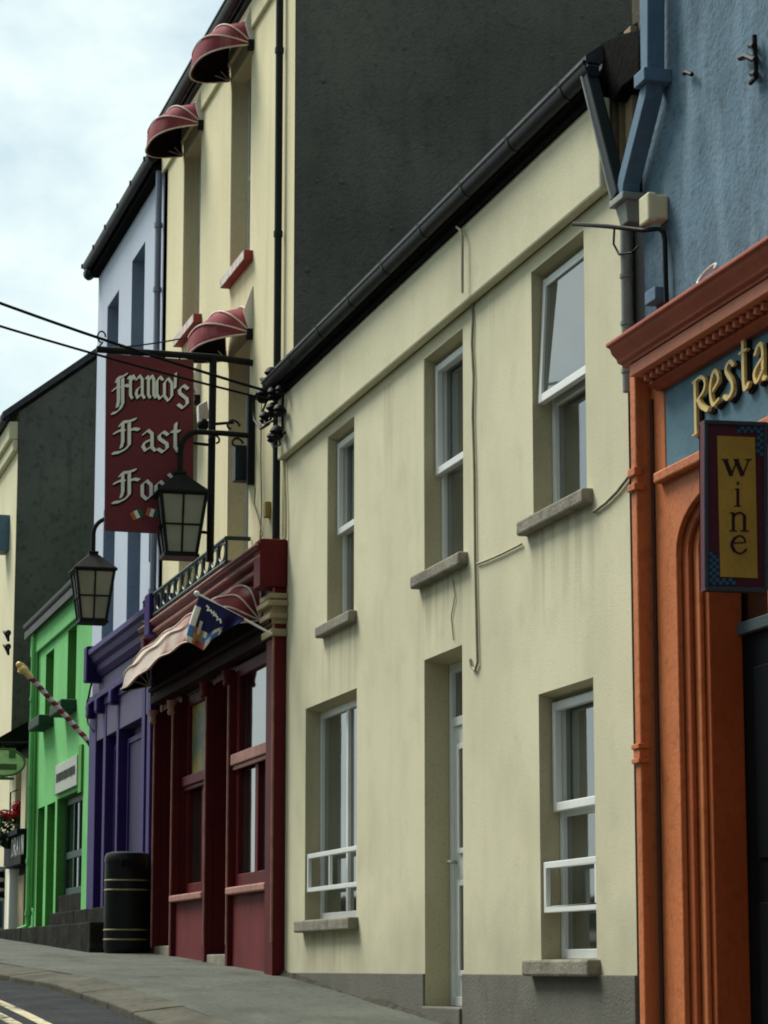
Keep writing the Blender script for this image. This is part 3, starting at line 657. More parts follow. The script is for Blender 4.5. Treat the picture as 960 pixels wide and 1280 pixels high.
# plaster scars and pegs on the gable
b = MB()
for px, py, r in ((397, 226, .018), (427, 227, .026), (489, 285, .022), (384, 337, .03), (404, 100, .035), (505, 60, .02), (560, 120, .016), (640, 30, .018), (728, 20, .018), (470, 80, .016), (690, 70, .015)):
    c = onX(px, py, FX2 + .012); b = MB(); b.ball(c, r * .8, 6, .4); b.build('wall_peg', mat('chalky_plug', (.17, .17, .14), .9), F)
roof(FX0, FX2, 0, 10.4, FT, FT + 4.4, F, over=.1)
b = MB(); b.box(FX0, FX2, -.035, .002, FT - .38, FT - .12); b.build('eave_band', fcream, F, bevel=.012)
b = MB(); b.box(FX0, FX2 + .05, -.07, .0, FT - .115, FT + .02); gy2 = -.12
b.prismX([(gy2 + .06 * math.cos(a), FT + .03 + .095 * math.sin(a)) for a in [math.pi + i * math.pi / 8 for i in range(9)]], FX0 - .03, FX2 + .1)
b.tube([(FX0 - .03, gy2 - .058, FT + .03), (FX2 + .1, gy2 - .058, FT + .03)], .014, 8)
b.build('gutter', gut, F, smooth=40)
b = MB(); x = FX1 - .085
b.tube([(x, -.05, FT - .05), (x, -.05, 1.45)], .032, 10)
for z in (9.2, 7.6, 5.9, 4.4, 2.8): b.lathe((x, -.05, z), [(.039, 0), (.039, .05)], 10)
b.build('downpipe', gut, F, smooth=40)
for k, w in wins.items():
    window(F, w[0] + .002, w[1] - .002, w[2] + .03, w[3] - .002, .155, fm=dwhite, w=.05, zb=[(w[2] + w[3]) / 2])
silr = mat('red_edge_sill', (.27, .05, .045), .7, .15, 4, .2, 60, .2); silw = mat('flaking_white_sill', (.60, .54, .49), .75, .2, 9, .3, 60, .2, stain=(.27, .05, .045), stain_amt=.9, stain_scale=(12, 12, 12), stain_thr=.55)
for k in 'ab':
    w = wins[k]; b = MB(); b.box(w[0] - .02, w[1] + .15, -.08, .15, w[2] - .085, w[2] + .003, 1); 
    b.box(w[0] - .022, w[1] + .148, -.086, -.079, w[2] - .083, w[2] - .0, 0); b.build('sill', [silw, silr], F, bevel=.004)
# awnings
undershadem = mat('awning_underside_shade', (.012, .010, .011), .95, .2, 4, .1, spec=.1)  # near-black inner face: the shade under the canopies put into the colour
def awning(parent, xa, xb_, z, proj, rise, n=2.4, angs=(-10, 18, 44, 68, 90), y0=-.005, m=canv, sub='rib', droop=None, nseg=26, ribr=.008, name='awning', val=.0):
    xc, hw = (xa + xb_) / 2, (xb_ - xa) / 2
    def hoop(a):
        a = math.radians(a); pts = []
        for i in range(nseg + 1):
            t = -1 + 2 * i / nseg; t = math.copysign(1 - (1 - abs(t)) ** 1.6, t)
            p = max(0, 1 - abs(t) ** n) ** (1 / n)
            y = y0 - p * proj * math.cos(a); zz = z + p * rise * math.sin(a)
            if droop: zz += droop(xc + hw * t, p, a)
            pts.append(V((xc + hw * t, y, zz)))
        return pts
    fine = []
    for a0, a1 in zip(angs, angs[1:]):
        for s in range(5): fine.append(a0 + (a1 - a0) * s / 5)
    fine.append(angs[-1])
    H_ = [hoop(a) for a in fine]
    # slight sag of the cloth between hoops
    b = MB(); vs = [];
    for i, hp in enumerate(H_):
        sag = math.sin(math.pi * (i % 5) / 5) * .035
        for q in hp:
            d = V((q.x - xc, q.y - y0, q.z - z)); d.x = 0
            vs.append(q - d * sag)
    c = nseg + 1
    b.add(vs, [(i * c + j, i * c + j + 1, (i + 1) * c + j + 1, (i + 1) * c + j) for i in range(len(H_) - 1) for j in range(nseg)])
    o = b.build(name, [m, undershadem], parent, smooth=80, solid=.008)
    o.modifiers['solid'].material_offset = 1; o.modifiers['solid'].material_offset_rim = 0; o.modifiers['solid'].use_flip_normals = False
    for k, a in enumerate(angs):
        r = MB(); r.tube([q + V((0, -.012 * math.cos(math.radians(a)), .004 + .010 * math.sin(math.radians(a)))) for q in hoop(a)], ribr, 6); r.build('rib', ribm, o, smooth=60)
    return o
flash = mat('white_flashing', (.66, .62, .57), .6, .1, 5)
for k, px, py in (('b', 313, 60), ('a', 250, 160), ('d', 315, 415), ('c', 247, 500)):
    w = wins[k]; h = onY(px, py, 0)
    aw = awning(F, w[0] - .06, w[1] + .10, h.z - .02, .45, .31, n=2.8, angs=(-14, 22, 54, 84))
    b = MB(); b.prismX([(0, h.z - .02), (-.03, h.z - .02), (-.085, h.z + .18), (-.01, h.z + .40), (0, h.z + .40)], w[1] + .105, w[1] + .125); q = b.build('end_plate', flash, aw)
    b = MB(); b.box(w[1] + .07, w[1] + .13, -.05, -.001, h.z - .07, h.z + .02); b.build('hinge', black, aw)
# shopfront
SY = -.05
def sx(px, y=1050, Y=SY): return onY(px, y, Y).x
S0, S1 = sx(193), sx(350)
cols = [sx(p) for p in (194.5, 217.5, 259.5, 288, 338.5)]
zg = 1.35
# pilasters/colonnettes with their capitals
def shaft(x, w, z0, z1, y0=SY - .03, y1=.0):
    b = MB(); b.box(x - w / 2, x + w / 2, y0, y1, z0, z1); o = b.build('pilaster', red, F, bevel=.008)
    c = MB(); c.tube([(x + w / 2 - .012, y0 - .004, z0 + .45), (x + w / 2 - .012, y0 - .004, z1 - .1)], .012, 6); c.build('pale_edge', redl, o)  # thin paler tube along the shaft edge
    return o
ztop = 4.32
for i, x in enumerate(cols[:4]):
    o = shaft(x, .10, zg, ztop - .18)
    c = MB(); c.lathe((x, SY - .03, ztop - .30), [(.045, 0), (.055, .02), (.047, .05), (.055, .10), (.062, .14)], 12); c.build('capital', redl if i in (0, 1) else red, o, smooth=40)
o = shaft((sx(338.5) + sx(349)) / 2, sx(349) - sx(338.5), zg, 4.95, SY - .05)
xr_ = (sx(338.5) + sx(349)) / 2
c = MB(); zz = onY(338, 772, SY).z
for dz, e in ((-.10, .0), (-.06, .03), (.04, .05), (.10, .03)): c.box(xr_ - .17 - e, xr_ + .17 + e, SY - .07 - e, .0, zz + dz, zz + dz + .045)
c.box(xr_ - .175, xr_ + .175, SY - .075, .0, zz - .08, zz + .12); zz = onY(338, 798, SY).z; c.box(xr_ - .19, xr_ + .19, SY - .085, .0, zz - .03, zz + .03)
c.build('capital', tan, o, bevel=.008)
# door recesses: deep jambs
for xa, xb_ in ((cols[0] + .05, cols[1] - .05), (cols[2] + .05, cols[3] - .05)):
    b = MB()
    b.box(xa - .05, xa, .0, .75, zg, 4.2); b.box(xb_, xb_ + .05, .0, .75, zg, 4.2); b.box(xa, xb_, .0, .75, 4.15, 4.22); b.build('doorway_lining', red, F, bevel=.006)
    b = MB(); b.box(xa, xb_, .70, .75, zg, 4.15); b.box(xa + .12, xb_ - .12, .685, .702, 1.8, 2.6); d = b.build('shop_door', redr, F, bevel=.008)
    b = MB(); b.box(xa + .14, xb_ - .14, .69, .698, 2.75, 3.8); b.build('pane', dglass, d)
    b = MB(); b.box(xa + .01, xb_ - .01, -.06, .70, 1.2, gz(xa) + .06); b.build('doorstep', sillm, F, bevel=.01)
# window bays
postm = mat('faded_poster', (.30, .25, .06), .5, .3, 8, 0, spec=.5, stain=(.07, .14, .12), stain_amt=1., stain_scale=(2, 2, 4), stain_thr=.46)
for i, (xa, xb_, zt, ztr, zsill, zwb) in enumerate(((cols[1] + .05, cols[2] - .05, 4.2, onY(250, 972, .05).z, onY(236, 1122, SY).z, onY(250, 1108, .05).z), (cols[3] + .05, sx(338) , 4.2, onY(320, 945, .05).z, onY(310, 1112, SY).z, onY(320, 1095, .05).z))):
    tr_y = (.07, .0)[i]
    b = MB(); b.box(xa, xb_, SY + .015, tr_y + .0, zg, zsill - .03); b.build('stall_riser', redr, F, bevel=.006)
    b = MB(); b.box(xa - .02, xb_ + .0, SY - .05, .10, zsill - .028, zsill + .035); b.build('window_sill', redl, F, bevel=.012)
    b = MB(); frame_box(b, xa, xb_, zsill + .037, zt, tr_y - .02, tr_y + .06, .11, zb=[ztr]); 
    b.box((xa + xb_) / 2 + .02, (xa + xb_) / 2 + .14, tr_y - .018, tr_y + .058, zsill + .13, ztr - .05)
    f = b.build('shop_window', red, F, bevel=.008)
    b = MB(); b.box(xa, xb_, tr_y - .07, tr_y - .022, ztr - .05, ztr + .045); b.box(xa, xb_, tr_y - .05, tr_y - .022, ztr - .09, ztr - .052); b.build('transom', redl if i else red, f, bevel=.008)
    b = MB(); b.box(xa - .05, xa - .0, .0, tr_y + .06, zg, 4.2); b.build('window_jamb', red, f); b = MB(); b.box(xb_ - .0, xb_ + .05, .0, tr_y + .06, zg, 4.2); b.build('window_jamb', red, f)
    b = MB(); b.box(xa + .08, xb_ - .08, tr_y + .015, tr_y + .03, zsill + .10, ztr); b.build('pane', dglass, f)
    b = MB(); b.box(xa + .08, xb_ - .08, tr_y + .0155, tr_y + .0305, ztr, zt - .08); b.build('pane', postm if i == 0 else dglass, f)
# entablature and cornice
YK = -.25
k0, k1 = onY(174, 785, YK), onY(325, 677, YK)
KZ = (k0.z + k1.z) / 2
ke = sx(349)
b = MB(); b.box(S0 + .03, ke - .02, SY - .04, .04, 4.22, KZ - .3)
b.box(S0 + .03, ke - .02, SY - .07, .04, 4.22, 4.30); b.box(S0 + .03, ke - .02, SY - .09, .04, 4.34, 4.38); b.build('fascia_board', mat('shaded_red_board', (.028, .006, .007), .7, .2, 3, .12, 35, .1), F, bevel=.006)  # awning's shade put into the board colour as a near-black red
b = MB()
pr = [(.02, KZ + .02), (YK, KZ), (YK, KZ - .05), (YK + .03, KZ - .07), (YK + .035, KZ - .13), (YK + .075, KZ - .15), (YK + .08, KZ - .21), (YK + .12, KZ - .25), (YK + .13, KZ - .30), (.02, KZ - .30)]
b.prismX(pr, k0.x - .03, ke + .02); c0 = b.build('cornice', red, F, bevel=.004)
b = MB()
for y, z, r in ((YK - .003, KZ - .014, .013), (YK + .03, KZ - .105, .014), (YK + .074, KZ - .185, .018)): b.tube([(k0.x - .03, y, z), (-23.6, y, z - .003), (ke + .02, y, z)], r, 6)
b.build('pale_edge', redl, c0)  # thin paler tubes along the cornice mouldings
b = MB(); b.box(ke - .22, ke + .03, YK + .02, .0, KZ - .36, KZ + .035); b.build('console', red, F, bevel=.015); b = MB(); b.box(k0.x - .03, k0.x + .16, YK + .02, .0, KZ - .36, KZ + .03); b.build('console', red, F, bevel=.015)
# railing on the cornice
RX = -22.0; RY = -.22
rz0, rz1 = KZ + .05, KZ + .26
b = MB()
for z in (rz0, rz1): b.tube([(k0.x + .1, RY, z), (RX, RY, z), (RX, -.01, z)], .02, 6)
n = 12
for i in range(n + 1):
    x = k0.x + .1 + (RX - k0.x - .1) * i / n; b.tube([(x, RY, KZ - .01), (x, RY, rz1)], .014, 6)
    if i < n:
        x2 = x + (RX - k0.x - .1) / n; m_ = (x + x2) / 2
        b.tube([(m_ + .13 * math.cos(t), RY, (rz0 + rz1) / 2 + .08 * math.sin(t)) for t in [j * math.pi / 6 for j in range(13)]], .010, 5)
b.build('railing', dgreen, F, smooth=40)
# long shop awning
pz = onY(330, 772, -.12).z
def dr(x, p, a):
    t = (x - S1) / (S0 - S1)
    return -p * (.02 * math.sin(t * 9) * (math.cos(a) ** 2) + .05 * t * t * math.cos(a) + .012 * math.sin(t * 31 + a * 4))
aw = awning(F, S0 - .1, sx(331), pz, .36, .36, n=7, angs=(-4, 24, 50, 74, 90), y0=-.10, m=canvs, droop=dr, nseg=60, ribr=.008, name='shop_awning')
# wiring under the meter
b = MB(); 
b.tube([onY(319, 610, -.02), onY(318, 630, -.02), onY(324, 650, -.02), onY(328, 668, -.02), onY(324, 676, -.02)], .007, 6); b.build('wall_cable', cablem, F, smooth=60); b = MB()
b.tube([onY(327, 500, -.02), onY(326, 570, -.02), onY(327, 640, -.02), onY(325, 672, -.02)], .006, 6)
b.build('wall_cable', cablem, F, smooth=60)
b = MB(); a = onY(333, 647, -.03); b.box(a.x - .04, a.x + .05, -.05, .0, a.z, a.z + .13); b.build('doorbell', mat('old_brass', (.30, .23, .06), .5), F, bevel=.006)

# ------------------------------------------------------------------ FRANCO'S SIGN
XS = RX
G = thing('hanging_sign', "tall maroon hanging board reading Franco's Fast Food in white old-style lettering", 'sign', onX(190, 668, XS))
def sq(px, py): return yz(px, py, XS)
b = MB(); b.prismX([sq(134, 443), sq(241, 451), sq(240.5, 668), sq(132, 662)], XS - .04, XS); b.build('board', signr, G, bevel=.003)
b = MB()
for p, q in (((134, 443), (241, 451)), ((241, 451), (240.5, 668)), ((240.5, 668), (132, 662)), ((132, 662), (134, 443))):
    b.tube([V((XS - .01, *sq(*p))), V((XS - .01, *sq(*q)))], .011, 6)
b.build('edge_frame', mat('worn_edge_metal', (.10, .06, .065), .5), G)
b = MB(); p0 = onX(121, 436, XS); p1 = onX(268, 446, XS)
b.tube([p0 + V((-.02, 0, 0)), p1 + V((-.02, 0, 0)), V((XS - .02, 0, p1.z - .03))], .03, 8)
for px, py in ((150, 441), (175, 443), (200, 445), (225, 447)): b.tube([V((XS - .02, *sq(px, py - 4))), V((XS - .02, *sq(px, py + 6)))], .008, 5)
b.build('beam', black, G, smooth=40)
b = MB(); pb = onX(263, 702, XS); b.tube([(XS - .02, onX(267, 445, XS).y, onX(267, 445, XS).z), (XS - .02, pb.y, pb.z)], .033, 10)
for py in (450, 556, 666): 
    q = onX(266, py, XS); b.tube([(XS - .02, q.y, q.z), (XS - .02, sq(241, py - 2)[0], q.z + .01)], .014, 6)
b.build('post', black, G, smooth=40)
TXT = []
TXT += [('F', 140, 508, 22, 30), ('r', 160.5, 500, 15, 30.5), ('a', 169, 499.5, 19, 30), ('n', 182.5, 499, 19, 29.5), ('c', 194.5, 500, 18, 29), ('o', 204, 502, 20, 29), ("'", 217, 503, 20, 36), ('s', 221.5, 511, 26, 29)]
TXT += [('F', 141, 559, 34, 26), ('a', 177, 565, 28, 27), ('s', 196, 566, 27, 26), ('t', 214.5, 565, 22, 27)]
TXT += [('F', 141, 621, 34, 25), ('o', 176, 625, 24, 24), ('o', 193, 626, 24, 24), ('d', 209, 626, 22, 22)]
for ch, x0, y0, sx_, sy_ in TXT:
    w = 3.6 if sx_ < 22 and ch != 'F' else 4.3
    b = MB(); letter_px(b, ch, x0, y0, sx_, sy_, w, math.radians(38), XS, .0075, 0, t=.3); lo = b.build('letter', lett, G, merge=False)
    b = MB(); letter_px(b, ch, x0, y0, sx_, sy_, w + 2., math.radians(38), XS, .0012, 0, 1.2, 1.2, t=.4); b.build('letter_outline', blackp, lo, merge=False)
fl = [mat('flag_green', (.02, .12, .05), .6), lett, mat('flag_orange', (.5, .16, .03), .6)]
for px, py, s, tilt in ((171, 643, 1, .45), (190, 641, 1, -.3)):
    b = MB()
    for k in range(3):
        x0 = (-1 + k * .67) * 7; x1 = x0 + 4.7
        f_ = lambda x, y: sq(px - (x * math.cos(tilt) - y * math.sin(tilt)) * (1 if s else -1), py + x * math.sin(tilt) + y * math.cos(tilt))
        b.prismX([f_(x0, -5), f_(x1, -5), f_(x1, 5), f_(x0, 5)], XS + .0005, XS + .004 + k * .0002, k)
    b.build('tricolour_emblem', fl, G, merge=False)

# ------------------------------------------------------------------ LANTERNS
XN = -21.92
def lantern():
    base = onY(318, 545, 0)
    T = thing('wall_lantern', 'black four-sided lantern on a curved wall arm hanging in front of the maroon sign', 'street lamp', base, 'lanterns on curved wall arms')
    X = XN
    P_ = lambda px, py: onX(px, py, X)
    b = MB(); yb = -.03
    b.tube([(X, yb, P_(318, 495).z), (X, yb, P_(318, 606).z)], .032, square=True); b.build('wall_bar', black, T, bevel=.005)
    top = P_(225, 594); yc = top.y
    za = P_(318, 545).z
    arc = [V((X, -.03, za)), V((X, -.28, za + .01))]
    r = yc + .0; R_ = .17
    for i in range(9):
        a = math.pi / 2 * i / 8
        arc.append(V((X, yc + R_ - R_ * math.sin(a), za + .01 - R_ + R_ * math.cos(a))))
    arc.append(V((X, yc, top.z - .02)))
    b = MB(); b.tube(arc, .024, 10)
    def scroll(y0, z0, s, sgn):
        pts = []
        for i in range(16):
            t = i / 15 * 4.5; rr = s * (1 - t / 6.5)
            pts.append((X, y0 + sgn * (rr * math.cos(t)), z0 + rr * math.sin(t)))
        return pts
    b.tube(scroll(-.20, za + .075, .07, 1), .010, 5); b.tube(scroll(-.34, za - .06, .06, -1), .010, 5); b.tube(scroll(-.16, za - .075, .06, 1), .010, 5)
    b.build('arm', black, T, smooth=40)
    # head
    zr = P_(227, 618).z; zb = P_(228, 694).z
    ht, hb = .195, .128; ro = .225
    b = MB(); c = V((X, yc, 0))
    b.add([(X - ro, yc - ro, zr), (X + ro, yc - ro, zr), (X + ro, yc + ro, zr), (X - ro, yc + ro, zr), (X - .045, yc - .045, top.z), (X + .045, yc - .045, top.z), (X + .045, yc + .045, top.z), (X - .045, yc + .045, top.z)],
          [(0, 1, 2, 3), (4, 5, 6, 7), (0, 1, 5, 4), (1, 2, 6, 5), (2, 3, 7, 6), (3, 0, 4, 7)])
    b.box(X - ro, X + ro, yc - ro, yc + ro, zr - .02, zr - .0005); b.box(X - .05, X + .05, yc - .05, yc + .05, top.z + .001, top.z + .03)
    b.build('roof', black, T, bevel=.006)
    z1 = zr - .021
    cor = lambda h, z: [V((X + sx_ * h, yc + sy_ * h, z)) for sx_, sy_ in ((-1, -1), (1, -1), (1, 1), (-1, 1))]
    A, B_ = cor(ht, z1), cor(hb, zb)
    b = MB()
    for i in range(4):
        j = (i + 1) % 4
        b.tube([A[i], B_[i]], .013, square=True); b.tube([A[i], A[j]], .012, square=True); b.tube([B_[i], B_[j]], .012, square=True)
        b.tube([(A[i] + A[j]) / 2, (B_[i] + B_[j]) / 2], .008, square=True)
        f_ = .52; b.tube([A[i].lerp(B_[i], f_), A[j].lerp(B_[j], f_)], .008, square=True)
    b.box(X - .15, X + .15, yc - .15, yc + .15, zb - .03, zb - .006); b.build('frame', black, T)
    for i in range(4):
        j = (i + 1) % 4; k = .97
        cc = V((X, yc, 0))
        q = [cc + (p - cc) * 1 for p in (A[i], A[j], B_[j], B_[i])]
        nrm = (A[i] + A[j]) / 2 - V((X, yc, z1)); nrm.normalize()
        b = MB(); b.ext([p - nrm * .004 for p in q], -nrm * .004); b.build('pane', lglass2 if i == 0 else lglass, T)
    return T
LT = lantern()
p1 = onX(227, 618, XN); X2 = -26.85; p2 = onX(118, 713, X2)
dup(LT, (X2 - XN, p2.y - p1.y, p2.z - p1.z), 'black four-sided lantern on a curved arm hanging below the maroon sign, beside the green house', 'x')

# floodlight behind the sign post
b0 = onX(254, 520, XN - .4)
T = thing('floodlight', 'small white floodlight tilted down beside the maroon sign post', 'floodlight', b0)
b = MB(); X = XN - .4
b.prismX([yz(248, 506, X), yz(259, 500, X), yz(262, 522, X), yz(249, 530, X)], X - .1, X); b.build('housing', mat('offwhite_enamel', (.6, .62, .55), .5), T, bevel=.01)
b = MB(); b.ball(onX(254, 531, X), .055, 10); b.tube([onX(258, 531, X), onX(292, 528, X)], .014, 6); b.build('mount', black, T, smooth=60)

# ------------------------------------------------------------------ ELECTRICAL GEAR
a = onY(293, 600, -.10); c = onY(318, 556, -.10)
T = thing('meter_cabinet', 'dark grey electrical box on the cream wall under the upper lantern arm', 'electrical box', a)
MX = XN - .12
m0, m1 = onX(294, 600, MX), onX(319, 557, MX)
b = MB(); b.box(MX - .14, MX, m0.y, m1.y, m0.z, m1.z); b.box(MX - .02, MX + .01, m0.y + .015, m1.y - .015, m0.z + .02, m1.z - .02); b.build('body', mat('slate_grey_box', (.022, .03, .036), .5), T, bevel=.008)
b = MB(); b.box(MX - .1, MX - .04, m1.y + .001, -.001, m0.z + .04, m0.z + .08)
b.tube([onX(319, 597, MX), onX(338, 597, MX), onX(339, 590, MX)], .02, 6); b.build('mounting_iron', black, T)
T = thing('insulator_rack', 'cluster of black cable insulators on wall irons below the gutter end', 'cable fitting', onY(345, 550, -.1))
b = MB(); xi = -20.72
def ib(px, py, r, Y=-.12, sx=1, sz=1): b.ball(onY(px, py, Y), r, 8, sx, 1, sz)
b.tube([onY(322, 490, -.12), onY(338, 486, -.12), onY(356, 484, -.1)], .018, 6); b.tube([onY(354, 470, -.1), onY(353, 545, -.08)], .012, 6)
b.tube([onY(336, 470, -.12), onY(332, 476, -.12), onY(327, 474, -.12)], .018, 6); b.tube([onY(340, 518, -.1), onY(356, 514, -.1)], .018, 6); b.tube([onY(338, 545, -.1), onY(356, 541, -.1)], .014, 6)
b.build('iron', black, T, smooth=50)
for px, py, r in ((339, 468, .06), (329, 494, .065), (342, 492, .055), (350, 488, .04), (341, 512, .06), (349, 513, .05), (331, 522, .05), (346, 541, .06), (339, 547, .04)):
    b = MB(); q = onY(px, py, -.14); b.lathe(q - V((0, 0, r)), [(r * .5, 0), (r * .95, r * .5), (r * .6, r * .8), (r, r * 1.2), (r * .7, r * 1.8), (r * .3, r * 2)], 10); b.build('insulator', black, T, smooth=40)
b = MB()
b.tube([onY(321, 492, -.14), onY(316, 505, -.15), onY(318, 525, -.15), onY(326, 536, -.15), onY(336, 530, -.14), onY(342, 514, -.13)], .012, 6)
b.tube([onY(343, 490, -.14), onY(334, 500, -.15), onY(328, 515, -.15), onY(332, 530, -.15), onY(346, 524, -.13)], .010, 6)
b.tube([onY(349, 540, -.12), onY(350, 556, -.12), onY(342, 560, -.12), onY(338, 550, -.12)], .009, 6)
b.build('slack_cable', black, T, smooth=60)
# overhead cables
def span(name, pts, r, label, far=None):
    b = MB(); b.tube(pts, r, 6); tag(b.build(name, cabm, None, smooth=60), label, 'cable', 'overhead cables')
def sagline(a, c, sag, n=24):
    return [a.lerp(c, i / n) - V((0, 0, sag * 4 * (i / n) * (1 - i / n))) for i in range(n + 1)]
a = onY(341, 491, -.13); q = onY(0, 353, -2.45); e = a + (q - a) * 2.9
span('overhead_cable', sagline(a, e, .18), .012, 'upper of the two black cables crossing the sky to the maroon sign')
a = onY(338, 500, -.13); q = onY(0, 386, -2.45); e = a + (q - a) * 2.9
span('overhead_cable', sagline(a, e, .15), .010, 'lower of the two black cables crossing the sky to the maroon sign')
a = onX(123, 436, XS); q = onY(247, 419, -.02); 
span('overhead_cable', sagline(a, q, .02), .008, 'thin stay wire from the sign beam tip to the cream wall')
b = MB(); c = onX(127, 421, XS - .05); b.tube([c + V((0, .035 * math.cos(t), .05 * math.sin(t))) for t in [i * .5 for i in range(11)]] + [onX(124, 433, XS)], .008, 5); tag(b.build('wire_hook', black, None, smooth=60), 'small looped wire hook at the outer tip of the sign beam', 'hook')

# ------------------------------------------------------------------ FLAG
XFl = onY(343, 792, -.12).x
T = thing('wall_flag', 'navy flag with blue and white checks on a short white staff by the red shopfront', 'flag', onX(335, 790, XFl))
tip = onX(246, 742, XFl); mnt = onX(337, 791, XFl)
b = MB(); b.tube([mnt + V((0, .02, -.01)), tip], .010, 8); b.ball(tip, .024, 8); b.build('staff', white, T, smooth=50)
fm_ = [mat('flag_navy', (.012, .012, .075), .75, fine=0), mat('flag_white', (.66, .66, .60), .75, fine=0), mat('flag_blue', (.06, .17, .42), .75, fine=0), mat('flag_gold', (.45, .30, .13), .75, fine=0), mat('flag_red', (.45, .09, .06), .75, fine=0)]
NS, NT = 30, 24
topc = [(249, 745), (262, 751), (277, 758), (291, 765), (306, 773)]
botc = [(232, 801), (243, 806), (254, 813), (265, 799), (285, 786), (303, 777)]
def pw(c, s):
    s *= len(c) - 1; i = min(int(s), len(c) - 2); t = s - i; return (c[i][0] + (c[i + 1][0] - c[i][0]) * t, c[i][1] + (c[i + 1][1] - c[i][1]) * t)
b = MB(); vs = []
for j in range(NT + 1):
    for i in range(NS + 1):
        s, t = i / NS, j / NT
        p, q = pw(topc, s), pw(botc, s)
        px = p[0] + (q[0] - p[0]) * t - 2.2 * math.sin(t * 3.14) * (1 - s); py = p[1] + (q[1] - p[1]) * t
        vs.append(onX(px, py, XFl + .03 + (.05 * math.sin(s * 13 + t * 2) + .03 * math.sin(s * 23)) * t))
def fcol(i, j):
    s, t = i / NS, j / NT
    if s < .11:
        if t < .2: return 0
        if t < .62: return 1
        return 2 if t < .84 else 1
    if s < .40 and t > .6:
        if t > .86 and s > .18: return 4
        if s > .33 : return 2 if t > .72 else 1
        return 3 if (s > .24 or t > .72) else (4 if s < .19 else 1)
    if .17 < s < .24 and t > .42: return 1
    if .40 <= s < .70 and t > .66:
        k = int((s - .40) / .12) + int((t - .52) / .25); return 1 if k % 2 else 2
    return 0
for j in range(NT):
    for i in range(NS): pass
b.v = [tuple(v) for v in vs]
for j in range(NT):
    for i in range(NS):
        b.f.append([j * (NS + 1) + i, j * (NS + 1) + i + 1, (j + 1) * (NS + 1) + i + 1, (j + 1) * (NS + 1) + i]); b.m.append(fcol(i, j))
b.build('cloth', fm_, T, smooth=80, solid=.004)
b = MB()
scr = [[(258, 757), (261, 760), (259, 763), (263, 763)], [(263, 762), (265, 767), (267, 764), (267, 770), (270, 767)], [(269, 769), (272, 772), (271, 775), (275, 774), (276, 779)]]
for st in scr: b.tube([onX(px, py, XFl + .105) for px, py in st], .008, 5)
b.build('scribble_lettering', lett, T)

# ------------------------------------------------------------------ PALE BLUE BUILDING WITH PURPLE SHOPFRONT
TX0, TX1 = -31.18, FX0 - .012
T5 = thing('shop_building', 'pale blue-white rendered building with a purple wooden shopfront behind the litter bin', 'building', (-29, 0, gz(-29)))
TT = 10.02
tw = [(-28.65, -27.78, 7.9, 9.46), (-30.43, -29.57, 7.9, 9.36), (-28.65, -27.78, 5.1, 6.9), (-30.43, -29.57, 5.1, 6.9)]
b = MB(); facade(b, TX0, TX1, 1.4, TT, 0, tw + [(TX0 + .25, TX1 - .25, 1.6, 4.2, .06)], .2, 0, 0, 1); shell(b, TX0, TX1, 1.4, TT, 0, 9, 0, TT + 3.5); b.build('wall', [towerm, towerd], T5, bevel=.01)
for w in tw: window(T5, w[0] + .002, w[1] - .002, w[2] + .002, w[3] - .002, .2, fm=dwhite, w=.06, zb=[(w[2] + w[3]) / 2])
roof(TX0, TX1, 0, 9, TT, TT + 3.6, T5, over=.1)
b = MB(); b.box(TX0 - .03, TX1, -.1, .0, TT - .10, TT + .06); b.build('soffit', lead, T5)
b = MB(); b.prismX([(-.13 + .065 * math.cos(t), TT + .06 + .09 * math.sin(t)) for t in [math.pi + i * math.pi / 8 for i in range(9)]], TX0 - .06, TX1 + .02)
for x in [TX0 - .1 + i * .9 for i in range(6)]: b.box(x - .02, x + .02, -.203, -.1, TT + .03, TT + .08)
b.ball((TX0 - .0, -.12, TT - .06), .09, 7, 1.2, .8, .9); b.build('gutter', gut, T5, smooth=40)
b = MB(); b.tube([(TX1 - .05, -.05, TT - .1), (TX1 - .05, -.05, 4.9)], .035, 8)
for z in (9.3, 8.6, 7.5, 6.4, 5.4): b.lathe((TX1 - .05, -.05, z), [(.046, 0), (.046, .05)], 8)
b.build('downpipe', mat('weathered_blue_pipe', (.2, .25, .33), .6), T5, smooth=40)
PY = -.06; PCY = -.24
pc0, pc1 = onY(107, 818, PCY), onY(190, 748, PCY); PZ = (pc0.z + pc1.z) / 2
xq = lambda px, y=1000, Y=PY: onY(px, y, Y).x
b = MB(); b.prismX([(.02, PZ + .02), (PCY, PZ), (PCY, PZ - .06), (PCY + .03, PZ - .09), (PCY + .05, PZ - .15), (PCY + .09, PZ - .19), (PCY + .10, PZ - .25), (PCY + .14, PZ - .31), (.02, PZ - .31)], pc0.x, pc1.x); b.build('cornice', purple, T5, bevel=.006)
b = MB(); e0, e1 = pc1.x - .0, pc1.x; b.box(pc1.x - .28, pc1.x + .02, PCY - .03, .0, PZ - .34, PZ + .09); b.build('console', purpled, T5, bevel=.02); b = MB(); b.box(pc0.x - .02, pc0.x + .2, PCY - .02, .0, PZ - .36, PZ + .05); b.build('console', purpled, T5, bevel=.02)
b = MB(); b.box(xq(115), xq(189), PY - .02, .06, 4.16, PZ - .31); b.build('fascia_board', lilac, T5, bevel=.006)
zc_ = onY(130, 882, PY).z
b = MB(); b.box(xq(115), xq(189), PY - .09, .05, zc_ + .07, zc_ + .14)
b.box(xq(115), xq(189), PY - .04, .05, zc_ - .02, zc_ + .07); b.build('entablature', purple, T5, bevel=.008)
for px in (119, 130, 148): b = MB(); x = xq(px); b.box(x - .10, x + .10, PY - .12, .0, zc_ - .10, zc_ + .08); b.build('console', purpled, T5, bevel=.03)
